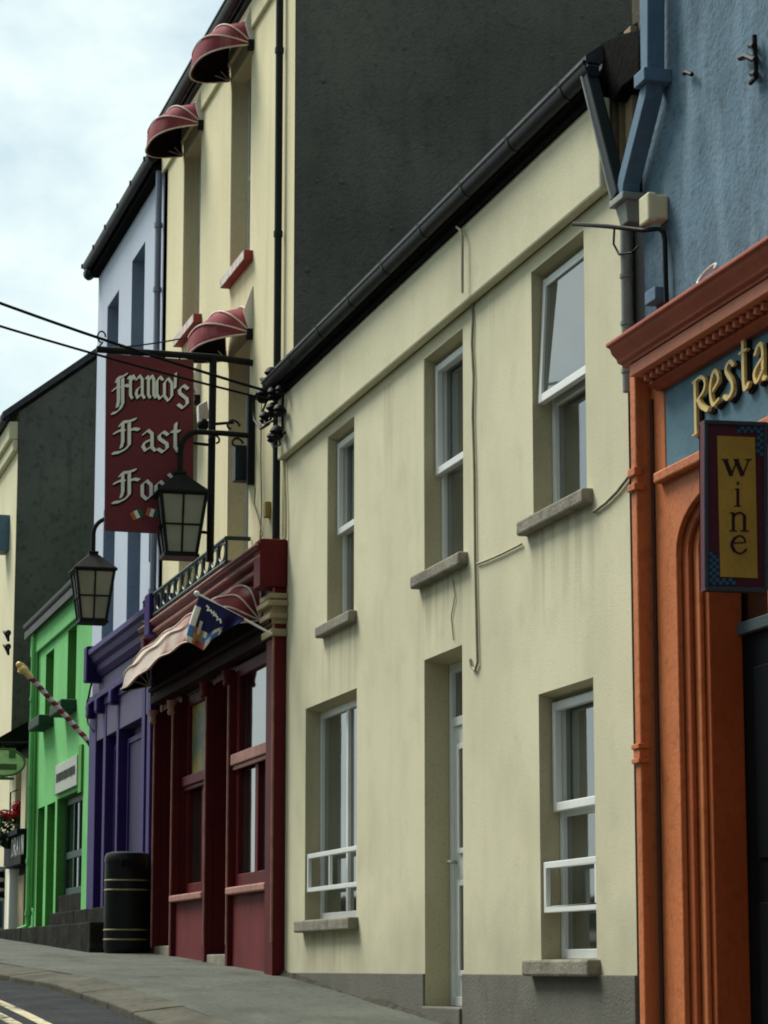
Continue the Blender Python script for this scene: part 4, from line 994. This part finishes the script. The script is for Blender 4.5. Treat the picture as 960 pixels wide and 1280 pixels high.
for px0, px1, m_ in ((113, 121.5, purple), (131, 134, purple), (147.5, 150, purple), (179, 183, purple), (186, 190, purple)):
    b = MB(); b.box(xq(px0), xq(px1), PY - .03, .06, 1.5, zc_ - .02); b.build('pilaster', m_, T5, bevel=.01)
b = MB(); b.box(xq(121.5), xq(188), .055, .2, 1.5, 4.25); b.build('shopfront_panel', purpled, T5)
for px0, px1 in ((122, 131), (134.5, 147), (151, 178)):
    b = MB(); frame_box(b, xq(px0) + .02, xq(px1) - .02, 2.7, 4.05, .0, .05, .06); f = b.build('shop_window', purple, T5, bevel=.006)
    b = MB(); b.box(xq(px0) + .06, xq(px1) - .06, .02, .035, 2.75, 4.0); b.build('pane', mat('dim_purple_glass', (.03, .026, .075), .5, spec=.1, bump=0, fine=0), f)
    b = MB(); b.box(xq(px0) + .02, xq(px1) - .02, .0, .054, 1.6, 2.68); frame_box(b, xq(px0) + .1, xq(px1) - .1, 1.9, 2.5, -.02, .001, .05); b.build('stall_riser', purpled, T5, bevel=.006)
b = MB(); b.tube([onY(119, 838, -.16), onY(113, 860, -.16), onY(108, 885, -.14), (onY(110, 905, -.14)), onY(117, 914, -.1)], .012, 6); b.build('slack_cable', black, T5, smooth=60)

# ------------------------------------------------------------------ GREEN HOUSE
GX0, GX1 = -36.75, TX0 - .012
Gn = thing('terraced_house', 'low bright green house with a green downpipe and a grey plaque over its doorway', 'house', (-34, 0, gz(-34)))
GT = 6.2
gx = lambda px, y=850, Y=0.0: onY(px, y, Y).x
gzp = lambda px, py, Y=0.0: onY(px, py, Y).z
upper = [(gx(57), gx(67), gzp(62, 897), 5.75), (gx(84), gx(95), gzp(90, 878), 5.82)]
GB = 1.9
low = [(gx(46, 1080), gx(54.5, 1080), GB, gzp(50, 1010), .3), (gx(57.5, 1080), gx(67.5, 1080), GB, gzp(62, 1005), .3), (gx(70, 1080), gx(102, 1080), GB + .05, gzp(86, 993), .11)]
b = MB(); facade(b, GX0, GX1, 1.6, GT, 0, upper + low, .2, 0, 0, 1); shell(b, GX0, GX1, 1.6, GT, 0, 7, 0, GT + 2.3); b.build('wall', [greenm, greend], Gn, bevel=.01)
b = MB(); b.box(GX0 + .1, GX1, -.045, .001, 5.86, GT); b.build('eave_band', greenm, Gn, bevel=.01)
roof(GX0, GX1, 0, 7, GT, GT + 2.3, Gn, over=.12)
b = MB(); b.box(GX0, GX1, -.05, .0, GT - .02, GT + .1); b.prismX([(-.09 + .05 * math.cos(t), GT + .12 + .08 * math.sin(t)) for t in [math.pi + i * math.pi / 8 for i in range(9)]], GX0 - .02, GX1); b.build('gutter', gut, Gn, smooth=40)
b = MB(); x = gx(38.5, 1000, -.06); b.tube([(x, -.06, GT), (x, -.06, 4), (x, -.06, gz(x) + .14), (x + .05, -.2, gz(x) + .06)], .042, 8)
for z in (5.2, 4.0, 3.0, 2.3): b.lathe((x, -.06, z), [(.052, 0), (.052, .06)], 8)
b.build('downpipe', greenm, Gn, smooth=40)
b = MB(); b.tube([(x + .16, -.03, GT - .1), (x + .16, -.03, 2.4)], .022, 6); b.build('soil_pipe', greend, Gn, smooth=40)
for u in upper:
    window(Gn, u[0] + .002, u[1] - .002, u[2] + .002, u[3] - .002, .2, fm=greend, w=.06)
    b = MB(); b.box(u[0] - .14, u[1] + .1, -.20, .19, u[2] - .14, u[2] + .003); b.build('sill', mat('dark_green_sill', (.02, .055, .03), .8), Gn, bevel=.02)
for l in low[:2]:
    b = MB(); b.box(l[0], l[1], .3, .34, l[2], l[3]); b.build('door', greend, Gn)
l = low[2]
b = MB(); frame_box(b, l[0] + .002, l[1] - .002, l[2] + .55, l[3] - .002, .11, .17, .09, bars=[l[0] + .75, l[0] + 1.2], zb=[3.0]); f = b.build('shop_window', mat('dark_teal_frame', (.02, .05, .045), .5), Gn, bevel=.006)
b = MB(); b.box(l[0] + .05, l[1] - .05, .135, .15, l[2] + .6, l[3] - .05); b.build('pane', dglass, f)
b = MB(); b.box(l[0] + .002, l[1] - .002, .03, .17, l[2] + .003, l[2] + .55); b.build('window_base', stone, Gn, bevel=.01)
# plaque
a = onY(70, 950, -.02); c = onY(97, 1000, -.02)
Pq = thing('shop_plaque', 'plain grey-white plaque with a dark strip of small lettering on the green wall', 'sign', onY(84, 985, -.03))
x0, x1 = onY(70, 975, -.03).x, onY(96.5, 975, -.03).x; z0, z1 = onY(84, 987, -.03).z, onY(84, 950, -.03).z
b = MB(); b.box(x0, x1, -.04, -.0, z0, z1); b.build('board', mat('grey_white_board', (.42, .46, .40), .7), Pq, bevel=.006)
b = MB(); b.box(x0 - .12, x0 - .06, -.03, .0, z0, z1 - .15); b.build('side_bracket', greend, Pq); b = MB(); b.box(x1 + .06, x1 + .3, -.03, .0, z0 - .1, z1 + .1); b.build('side_bracket', greend, Pq)
b = MB(); zm = z0 + (z1 - z0) * .38
x = x0 + .12; k = 0
while x < x1 - .12:
    w = .055; b.box(x, x + .02, -.047, -.041, zm, zm + .11)
    if k % 2 == 0: b.box(x - .01, x + .05, -.046, -.041, zm + .09, zm + .112)
    elif k % 3 == 0: b.box(x - .005, x + .06, -.046, -.041, zm, zm + .02); b.box(x + .04, x + .058, -.047, -.041, zm + .02, zm + .11)
    else: b.box(x - .005, x + .05, -.046, -.041, zm + .045, zm + .065)
    x += .085; k += 1
b.build('small_lettering', mat('dark_grey_print', (.06, .07, .065), .7), Pq, merge=False)
# striped pole
XB = GX1 + .1
T = thing('barber_pole', 'slanting red and white striped pole with gold finial on the green house', 'barber pole', onX(110, 925, XB))
p0, p1 = onX(111, 927, XB), onX(37, 845, XB)
stm = bpy.data.materials.new('red_white_stripes'); stm.use_nodes = True
nt = stm.node_tree; tc = nt.nodes.new('ShaderNodeTexCoord'); sp = nt.nodes.new('ShaderNodeSeparateXYZ'); nt.links.new(tc.outputs['Object'], sp.inputs[0])
b = MB(); d = (p1 - p0); ln = d.length; d.normalize(); n = 14
# spiral: faces coloured by angle + length
u_ = d.cross(V((1, 0, 0))).normalized(); w_ = d.cross(u_); NR, NL = 16, 72
for i in range(NL + 1):
    for j in range(NR):
        t = 2 * math.pi * j / NR; b.v.append(tuple(p0 + d * (ln * i / NL) + (u_ * math.cos(t) + w_ * math.sin(t)) * .033))
for i in range(NL):
    for j in range(NR):
        b.f.append([i * NR + j, i * NR + (j + 1) % NR, (i + 1) * NR + (j + 1) % NR, (i + 1) * NR + j]); b.m.append(int(((i / NL * 8.5) + j / NR * .55) % 1 > .52))
bpy.data.materials.remove(stm)
b.f += [list(range(NR)), list(range(NL * NR, NL * NR + NR))]; b.m += [0, 0]
b.build('pole', [mat('barber_red', (.25, .03, .03), .5), mat('barber_white', (.6, .6, .55), .5)], T, smooth=50)
b = MB(); f0 = onX(34, 842, XB); b.tube([p1 - d * .02, p1 + d * .10], [.04, .045], 10); b.ball(onX(29, 837, XB), .065, 8, 1, 1, .8); b.ball(onX(24, 831, XB), .04, 8); b.tube([onX(30, 830, XB), onX(24, 841, XB)], .03, 6); b.build('finial', gold, T, smooth=60)
b = MB(); b.tube([p0, V((XB, .0, p0.z - .05))], .03, 8); b.build('wall_mount', black, T)

# ------------------------------------------------------------------ FAR BUILDING AND LOW PUB FRONT
Q0, Q1 = -52.0, -39.05
Fb = thing('terraced_building', 'tall pale yellow building with a dark green-black gable end beyond the green house', 'building', (-45, 0, gz(-45)))
QT = 9.85
qw = [(-42.2, -41.3, 6.4, 8.3), (-45.2, -44.3, 6.4, 8.3), (-42.2, -41.3, 4.0, 5.8), (-45.2, -44.3, 4.0, 5.8)]
b = MB(); facade(b, Q0, Q1, 1.8, QT, 0, qw, .2); b.build('wall', pale, Fb, bevel=.01)
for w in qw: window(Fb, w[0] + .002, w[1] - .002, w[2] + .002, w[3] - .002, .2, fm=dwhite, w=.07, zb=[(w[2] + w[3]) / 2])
b = MB(); b.prismX([(.006, 1.8), (.006, QT), (4, QT + 3.05), (8, QT), (8, 1.8)], Q1 - .3, Q1 + .03); b.build('gable_wall', gablem2, Fb)
b = MB(); b.prismX([(.006, 1.8), (.006, QT), (4, QT + 3.05), (8, QT), (8, 1.8)], Q0, Q0 + .3); b.build('gable_wall', gablem2, Fb)
b = MB(); b.prismX([(-.25, QT - .12), (4, QT + 3.1), (8.25, QT - .12), (8.25, QT - .02), (4, QT + 3.24), (-.25, QT - .02)], Q0, Q1 + .08); b.build('roof', slate, Fb)
b = MB(); b.box(Q0, Q1, -.14, .0, QT - .42, QT - .14); b.box(Q0, Q1, -.08, .0, QT - .6, QT - .422); b.build('eave_cornice', pale, Fb, bevel=.02)
b = MB(); b.tube([(Q0, -.2, QT - .08), (Q1, -.2, QT - .08)], .07, 8); b.build('gutter', gut, Fb)
for w in qw:
    b = MB(); b.box(w[0] - .15, w[1] + .15, -.12, .19, w[2] - .14, w[2] + .003); b.build('sill', sillm, Fb, bevel=.01)
q = onY(2, 666, -.1); b = MB(); b.box(q.x - .3, q.x + .2, -.25, .0, q.z - .3, q.z + .25); b.build('wall_box', blued, Fb, bevel=.01)
b = MB(); 
for py in (795, 812): 
    c = onY(8, py, -.12); b.tube([c + V((0, .0, 0)), c + V((.1, -.05, .05)), c + V((.25, 0, 0)), c + V((.1, .02, -.08)), c], .02, 6); b.ball(c + V((.2, 0, .02)), .05, 6)
b.build('cable_fitting', black, Fb, smooth=50)

N0, N1 = Q1 + .04, GX0 - .012
Pb = thing('pub_front', 'narrow black and cream pub front under a dark lean-to roof beside the green house', 'shop', (-38, 0, gz(-38)))
NZ = onY(20, 925, 0).z
b = MB(); b.box(N0, N1, .12, 3, 1.7, NZ); b.build('wall', blackp, Pb)
b = MB(); pr = []
for i in range(9):
    t = i / 8; pr.append((-.45 + t * 1.6, NZ - .12 + .62 * math.sin(t * math.pi / 2)))
b.prismX(pr + [(1.15, NZ), (-.42, NZ - .16)], N0 - .0, N1); b.build('roof', lead, Pb, smooth=50)
nx = lambda px, y=1000, Y=0.0: onY(px, y, Y).x
zu0, zu1 = onY(20, 1045, 0).z, onY(20, 965, 0).z
for px0, px1, m_, y in ((14, 20.5, pale, -.02), (21.5, 27, tan, .06), (28, 33.5, pale, -.02)):
    b = MB(); b.box(nx(px0), nx(px1), y, .12, zu0, zu1 + .1); b.build('window_pier', m_, Pb, bevel=.008)
zl0, zl1 = onY(18, 1082, -.1).z, onY(18, 1046, -.1).z
lx0 = nx(5, 1060, -.1); lx1 = N1
b = MB(); b.box(lx0, lx1, -.1, .1, zl0, zl1); b.box(lx0 - .05, lx1, -.16, .1, zl1 + .001, zl1 + .08); b.build('name_board', blackp, Pb, bevel=.01)
DL = {'D': [[(.0, 0), (.0, 1), (.55, .85), (.7, .5), (.55, .15), (.0, 0)]], 'R': [[(0, 0), (0, 1), (.6, .9), (.6, .6), (0, .5)], [(.2, .5), (.7, 0)]], 'A': [[(0, 0), (.35, 1), (.7, 0)], [(.15, .4), (.55, .4)]], 'I': [[(.3, 0), (.3, 1)]], 'N': [[(0, 0), (0, 1), (.65, 0), (.65, 1)]]}
x = nx(15, 1060, -.1)
for ch in 'DRAIN':
    b = MB(); k = 0
    for st in DL[ch]:
        for p, r in zip(st, st[1:]):
            q = seg((x + p[0] * .28, zl0 + .13 + p[1] * .25), (x + r[0] * .28, zl0 + .13 + r[1] * .25), .04); k += 1
            b.prismY(q, -.106 - k * .0004, -.101)
    b.build('letter', mat('dull_white_letter', (.42, .44, .42), .6), Pb, merge=False)
    x += .28
for px0, px1, m_ in ((11.5, 14, white), (18, 25, tan)):
    b = MB(); b.box(nx(px0, 1110), nx(px1, 1110), -.03 if px0 < 12 else .05, .12, 1.8, zl0 - (.0 if px0 < 12 else .12)); b.build('door_post' if px0 < 12 else 'door_panel', m_, Pb, bevel=.008)
# oval sign
XO = N1 + .35
T = thing('oval_sign', 'pale green oval hanging sign at the left edge beside the green downpipe', 'sign', onX(10, 972, XO))
c = onX(4, 953, XO); rp = abs(onX(32, 953, XO).y - c.y); rz_ = (onX(4, 936, XO).z - onX(4, 971, XO).z) / 2
el = lambda k: [(c.y + rp * k * math.cos(t), c.z + rz_ * k * math.sin(t)) for t in [i * math.pi / 16 for i in range(32)]]
b = MB(); b.prismX(el(1), XO - .05, XO); b.build('board', mat('sage_sign_paint', (.60, .68, .40), .6, .2, 6), T, bevel=.01)
b = MB(); b.tube([V((XO, *p)) for p in el(.97) + el(.97)[:1]], .016, 6); b.build('rim', mat('olive_rim', (.12, .16, .07), .6), T)
b = MB(); b.box(XO + .001, XO + .008, c.y - rp * .6, c.y + rp * .6, c.z - .1, c.z - .02); b.box(XO + .001, XO + .008, c.y - rp * .5, c.y + rp * .5, c.z - .24, c.z - .2); b.box(XO + .001, XO + .008, c.y + rp * .25, c.y + rp * .55, c.z + .06, c.z + .2); b.build('faded_lettering', mat('faded_olive', (.10, .15, .07), .7), T)
b = MB(); b.tube([(XO - .02, c.y - rp, c.z + rz_ + .06), (XO - .02, .1, c.z + rz_ + .1)], .02, 6); b.tube([(XO - .02, c.y, c.z + rz_), (XO - .02, c.y, c.z + rz_ + .08)], .012, 6); b.build('bracket', black, T)
# flower basket
XK = N0 + .9
c = onX(12, 1045, XK)
T = thing('hanging_basket', 'hanging basket of red flowers and trailing leaves in front of the pub', 'flower basket', c)
b = MB(); b.lathe(c - V((0, 0, .18)), [(.06, 0), (.16, .06), (.21, .18), (.2, .2)], 14); b.build('basket', black, T, smooth=50)
b = MB(); rnd = random.Random(3)
for i in range(420):
    a_, r_ = rnd.random() * 6.28, rnd.random() ** .5 * .30; p = c + V((r_ * math.cos(a_), r_ * math.sin(a_), rnd.uniform(-.22, .22) + .06))
    n_ = V((rnd.gauss(0, 1), rnd.gauss(0, 1), rnd.gauss(0, 1))).normalized(); t_ = n_.orthogonal().normalized(); w2 = n_.cross(t_); s = rnd.uniform(.025, .05)
    b.poly([p + t_ * s, p + w2 * s * .6, p - t_ * s, p - w2 * s * .6])
b.build('leaves', mat('basket_leaf', (.035, .085, .03), .7, .5, 9), T, merge=False, recalc=False)
b = MB()
for px, py, r_ in ((6, 1018, .10), (10, 1022, .08), (22, 1010, .11), (25, 1008, .07), (20, 1018, .09)):
    q = onX(px, py, XK + .05)
    for i in range(46):
        n_ = V((rnd.gauss(0, 1), rnd.gauss(0, 1), rnd.gauss(0, 1))).normalized(); p = q + n_ * r_ * rnd.uniform(.5, 1); t_ = n_.orthogonal().normalized(); w2 = n_.cross(t_); s = rnd.uniform(.025, .045)
        b.poly([p + t_ * s, p + w2 * s, p - t_ * s, p - w2 * s])
b.build('flowers', mat('red_geranium', (.42, .015, .02), .6, .3, 12), T, merge=False, recalc=False)
b = MB(); 
b.tube([c + V((0, 0, .06)), c + V((0, .0, .62)), c + V((0, -c.y, .66))], .012, 5); b.build('hanger', black, T)
# A-board poster
XA = N0 + .6
T = thing('pavement_board', 'blue and white advertising board standing at the left edge of the pavement', 'sign', (XA, onX(2, 1150, XA).y, gz(XA)))
zb_ = gz(XA) + .02
b = MB(); p = [onX(-22, 1082, XA), onX(7, 1083, XA)]; za = p[1].z
b.prismX([(p[0].y, zb_), (p[1].y, zb_), (p[1].y, za), (p[0].y, za)], XA - .04, XA, 0)
o = b.build('board', mat('grey_board_edge', (.5, .53, .52), .6), T, bevel=.01)
b = MB(); h_ = za - zb_
b.prismX([(p[0].y + .02, zb_ + .04), (p[1].y - .03, zb_ + .04), (p[1].y - .03, zb_ + h_ * .45), (p[0].y + .02, zb_ + h_ * .5)], XA + .001, XA + .005, 0)
b.prismX([(p[0].y + .02, zb_ + h_ * .502), (p[1].y - .03, zb_ + h_ * .452), (p[1].y - .03, zb_ + h_ - .03), (p[0].y + .02, zb_ + h_ - .03)], XA + .001, XA + .005, 1)
for py in (1093, 1106, 1118): 
    q = onX(2, py, XA); b.prismX([(q.y - .08, q.z - .04), (q.y + .05, q.z - .05), (q.y + .03, q.z + .05), (q.y - .06, q.z + .03)], XA + .0055, XA + .009, 2)
b.build('poster', [mat('poster_blue', (.05, .12, .25), .5), mat('poster_white', (.55, .6, .6), .5), blackp], T, merge=False)

# ------------------------------------------------------------------ STONE STEPS
T = thing('stone_steps', 'dark stone steps in front of the green and purple shops behind the litter bin', 'steps', (-32, -.5, gz(-32)))
def slabs(name, xa, xb_, y0, y1, z0, z1a, z1b, n):
    b = MB()
    for i in range(n):
        s0, s1 = xa + (xb_ - xa) * i / n + .004, xa + (xb_ - xa) * (i + 1) / n - .004
        j = random.uniform(-.008, .008); t = (i + .5) / n
        b.box(s0, s1, y0 + j, y1, z0, z1a + (z1b - z1a) * t)
    return b.build(name, stone, T, bevel=.015)
zp = onY(60, 1157, -.55).z
slabs('lower_step', -39.5, -26.75, -.62, .03, 1.4, zp + .03, zp - .02, 9)
zq = onY(100, 1137, -.3).z
slabs('upper_step', gx(66, 1150, -.3), -26.9, -.34, .05, 1.5, zq, zq - .01, 5)

# ------------------------------------------------------------------ LITTER BIN
bx_, by_ = -26.45, -.42
c0 = onX(157, 1187, bx_); by_ = c0.y; bz = gz(bx_) - .01
hB = onX(157, 1065, bx_).z - bz; rB = abs(onX(185, 1130, bx_).y - onX(130, 1130, bx_).y) / 2
T = thing('litter_bin', 'black cylindrical litter bin with gold bands standing on the pavement by the purple shopfront', 'litter bin', (bx_, by_, bz))
binm = mat('black_bin_plastic', (.009, .013, .013), .42, .25, 4, .2, 30, .2, fine=.04)
b = MB(); b.lathe((bx_, by_, bz), [(rB * .94, 0), (rB * .98, .03), (rB, .06), (rB, hB * .90)], 40); b.build('body', binm, T, smooth=35)
b = MB(); b.lathe((bx_, by_, bz), [(rB * 1.02, hB * .895), (rB * 1.02, hB * .94), (rB * .93, hB * .985), (rB * .7, hB), (.02, hB)], 40); b.build('lid', binm, T, smooth=35)
b = MB()
for z in (hB * .715, hB * .62, hB * .225, hB * .13): b.lathe((bx_, by_, bz + z), [(rB * 1.0, -.008), (rB * 1.018, -.005), (rB * 1.018, .005), (rB * 1.0, .008)], 40)
b.build('gold_band', mat('dull_gold_band', (.34, .27, .13), .5, .3, 9), T, smooth=35)
b = MB(); q = V((bx_ + rB * .98, by_, bz + hB * .9)); b.box(q.x - .02, q.x + .012, by_ - .1, by_ + .1, q.z - .05, q.z + .02); b.box(q.x - .0, q.x + .02, by_ - .04, by_ + .03, q.z - .07, q.z - .02); b.build('opening', blackp, T, bevel=.006)

# ------------------------------------------------------------------ HOUSES ACROSS THE STREET (seen only as reflections in the glass)
for i, (xa, xb_, h, m_) in enumerate(((-37.98, -24, 5.0, pale), (-23.98, -12, 5.6, cream), (-11.98, 6, 5.2, towerm))):
    g_ = gz((xa + xb_) / 2)
    T = thing('street_house', ('low pale yellow', 'greenish cream', 'wide light blue')[i] + ' house across the street, reflected in the shop and house windows', 'house', ((xa + xb_) / 2, -9.6, g_))
    b = MB(); n = int((xb_ - xa) / 3); hs = []
    for k in range(n):
        xc = xa + (xb_ - xa) * (k + .5) / n
        hs += [(xc - .5, xc + .5, g_ + .9, g_ + 2.2), (xc - .5, xc + .5, g_ + 3.4, g_ + 4.6)]
    b.box(xa, xb_, -16, -9.6, g_ - 1.5, g_ + h); b.build('wall', m_, T)
    for a in hs:
        b = MB(); frame_box(b, a[0], a[1], a[2], a[3], -9.6, -9.56, .06); f = b.build('window', white, T)
        b = MB(); b.box(a[0] + .05, a[1] - .05, -9.595, -9.58, a[2] + .05, a[3] - .05); b.build('pane', glass, f)
    b = MB(); b.prismX([(-9.4, g_ + h - .05), (-12.8, g_ + h + 2.2), (-16.2, g_ + h - .05)], xa, xb_); b.build('roof', slate, T)

T = tag(MB().box(-95, -38.2, -9.9, -9.6, .5, 1.2).build('boundary_wall', stone), 'long low stone wall across the street, reflected in the window glass', 'wall')
for v in T.data.vertices:
    if v.co.z > .3: v.co.z += 1.6 + gz(T.location.x + v.co.x) - gz(-66) + .75
# ------------------------------------------------------------------ LIGHT, SKY, CAMERA
SUN_EL, SUN_AZ = math.radians(52), math.radians(-148)      # sun direction: from up the street, over the opposite roofs
sd = V((math.cos(SUN_EL) * math.cos(SUN_AZ), math.cos(SUN_EL) * math.sin(SUN_AZ), math.sin(SUN_EL)))
sl = bpy.data.lights.new('sun', 'SUN'); sl.energy = 1.9; sl.angle = math.radians(28); sl.color = (1, .96, .88)
so = bpy.data.objects.new('sun', sl); COL.objects.link(so); so.rotation_euler = sd.to_track_quat('Z', 'Y').to_euler(); so.location = (0, 0, 30)
wd = bpy.data.worlds.new('World'); S.world = wd; wd.use_nodes = True
nt = wd.node_tree; N = nt.nodes; L = nt.links; bg = N['Background']
sky = N.new('ShaderNodeTexSky'); sky.sky_type = 'NISHITA'; sky.sun_disc = False; sky.sun_elevation = SUN_EL; sky.sun_rotation = math.pi / 2 - SUN_AZ
tc = N.new('ShaderNodeTexCoord')
mp = N.new('ShaderNodeMapping'); mp.inputs['Scale'].default_value = (1, 1, 1.6); L.new(tc.outputs['Generated'], mp.inputs[0])
no = N.new('ShaderNodeTexNoise'); no.inputs['Scale'].default_value = 9.0; no.inputs['Detail'].default_value = 7; no.inputs['Roughness'].default_value = .55; L.new(mp.outputs[0], no.inputs['Vector'])
mr = N.new('ShaderNodeMapRange'); mr.inputs[1].default_value = .40; mr.inputs[2].default_value = .60; mr.inputs[3].default_value = .1; L.new(no.outputs['Fac'], mr.inputs[0])
mx = N.new('ShaderNodeMix'); mx.data_type = 'RGBA'; L.new(mr.outputs[0], mx.inputs[0]); mg = N.new('ShaderNodeMix'); mg.data_type = 'RGBA'; mg.inputs[0].default_value = .88; L.new(sky.outputs[0], mg.inputs[6]); mg.inputs[7].default_value = (2.15, 2.7, 2.8, 1)
L.new(mg.outputs[2], mx.inputs[6]); mx.inputs[7].default_value = (3.5, 3.95, 3.85, 1)
dt = N.new('ShaderNodeVectorMath'); dt.operation = 'DOT_PRODUCT'; L.new(tc.outputs['Generated'], dt.inputs[0]); dt.inputs[1].default_value = V((-.80, -.45, .40)).normalized()
m2 = N.new('ShaderNodeMapRange'); m2.interpolation_type = 'SMOOTHSTEP'; m2.inputs[1].default_value = -.35; m2.inputs[2].default_value = .75; m2.inputs[3].default_value = .33; m2.inputs[4].default_value = 1.0; L.new(dt.outputs['Value'], m2.inputs[0])
mu = N.new('ShaderNodeVectorMath'); mu.operation = 'SCALE'; L.new(mx.outputs[2], mu.inputs[0]); L.new(m2.outputs[0], mu.inputs[3])
L.new(mu.outputs[0], bg.inputs[0]); bg.inputs[1].default_value = .1
cd = bpy.data.cameras.new('camera'); co = bpy.data.objects.new('camera', cd); COL.objects.link(co)
cd.sensor_fit = 'VERTICAL'; cd.sensor_height = 24; cd.sensor_width = 18; cd.lens = 24 * FPX / 1280; cd.clip_end = 1500; cd.clip_start = .05
co.matrix_world = Matrix(((rv.x, UP.x, -FW.x, CAM.x), (rv.y, UP.y, -FW.y, CAM.y), (rv.z, UP.z, -FW.z, CAM.z), (0, 0, 0, 1)))
S.camera = co
S.view_settings.view_transform = 'Standard'; S.view_settings.look = 'None'; S.view_settings.exposure = 1.45; S.view_settings.gamma = 1
S.render.engine = 'CYCLES'; S.cycles.pixel_filter_type = 'BLACKMAN_HARRIS'; S.cycles.filter_width = 1.9
try:
    S.cycles.use_denoising = True; S.cycles.max_bounces = 6; S.cycles.use_adaptive_sampling = True
except Exception: pass
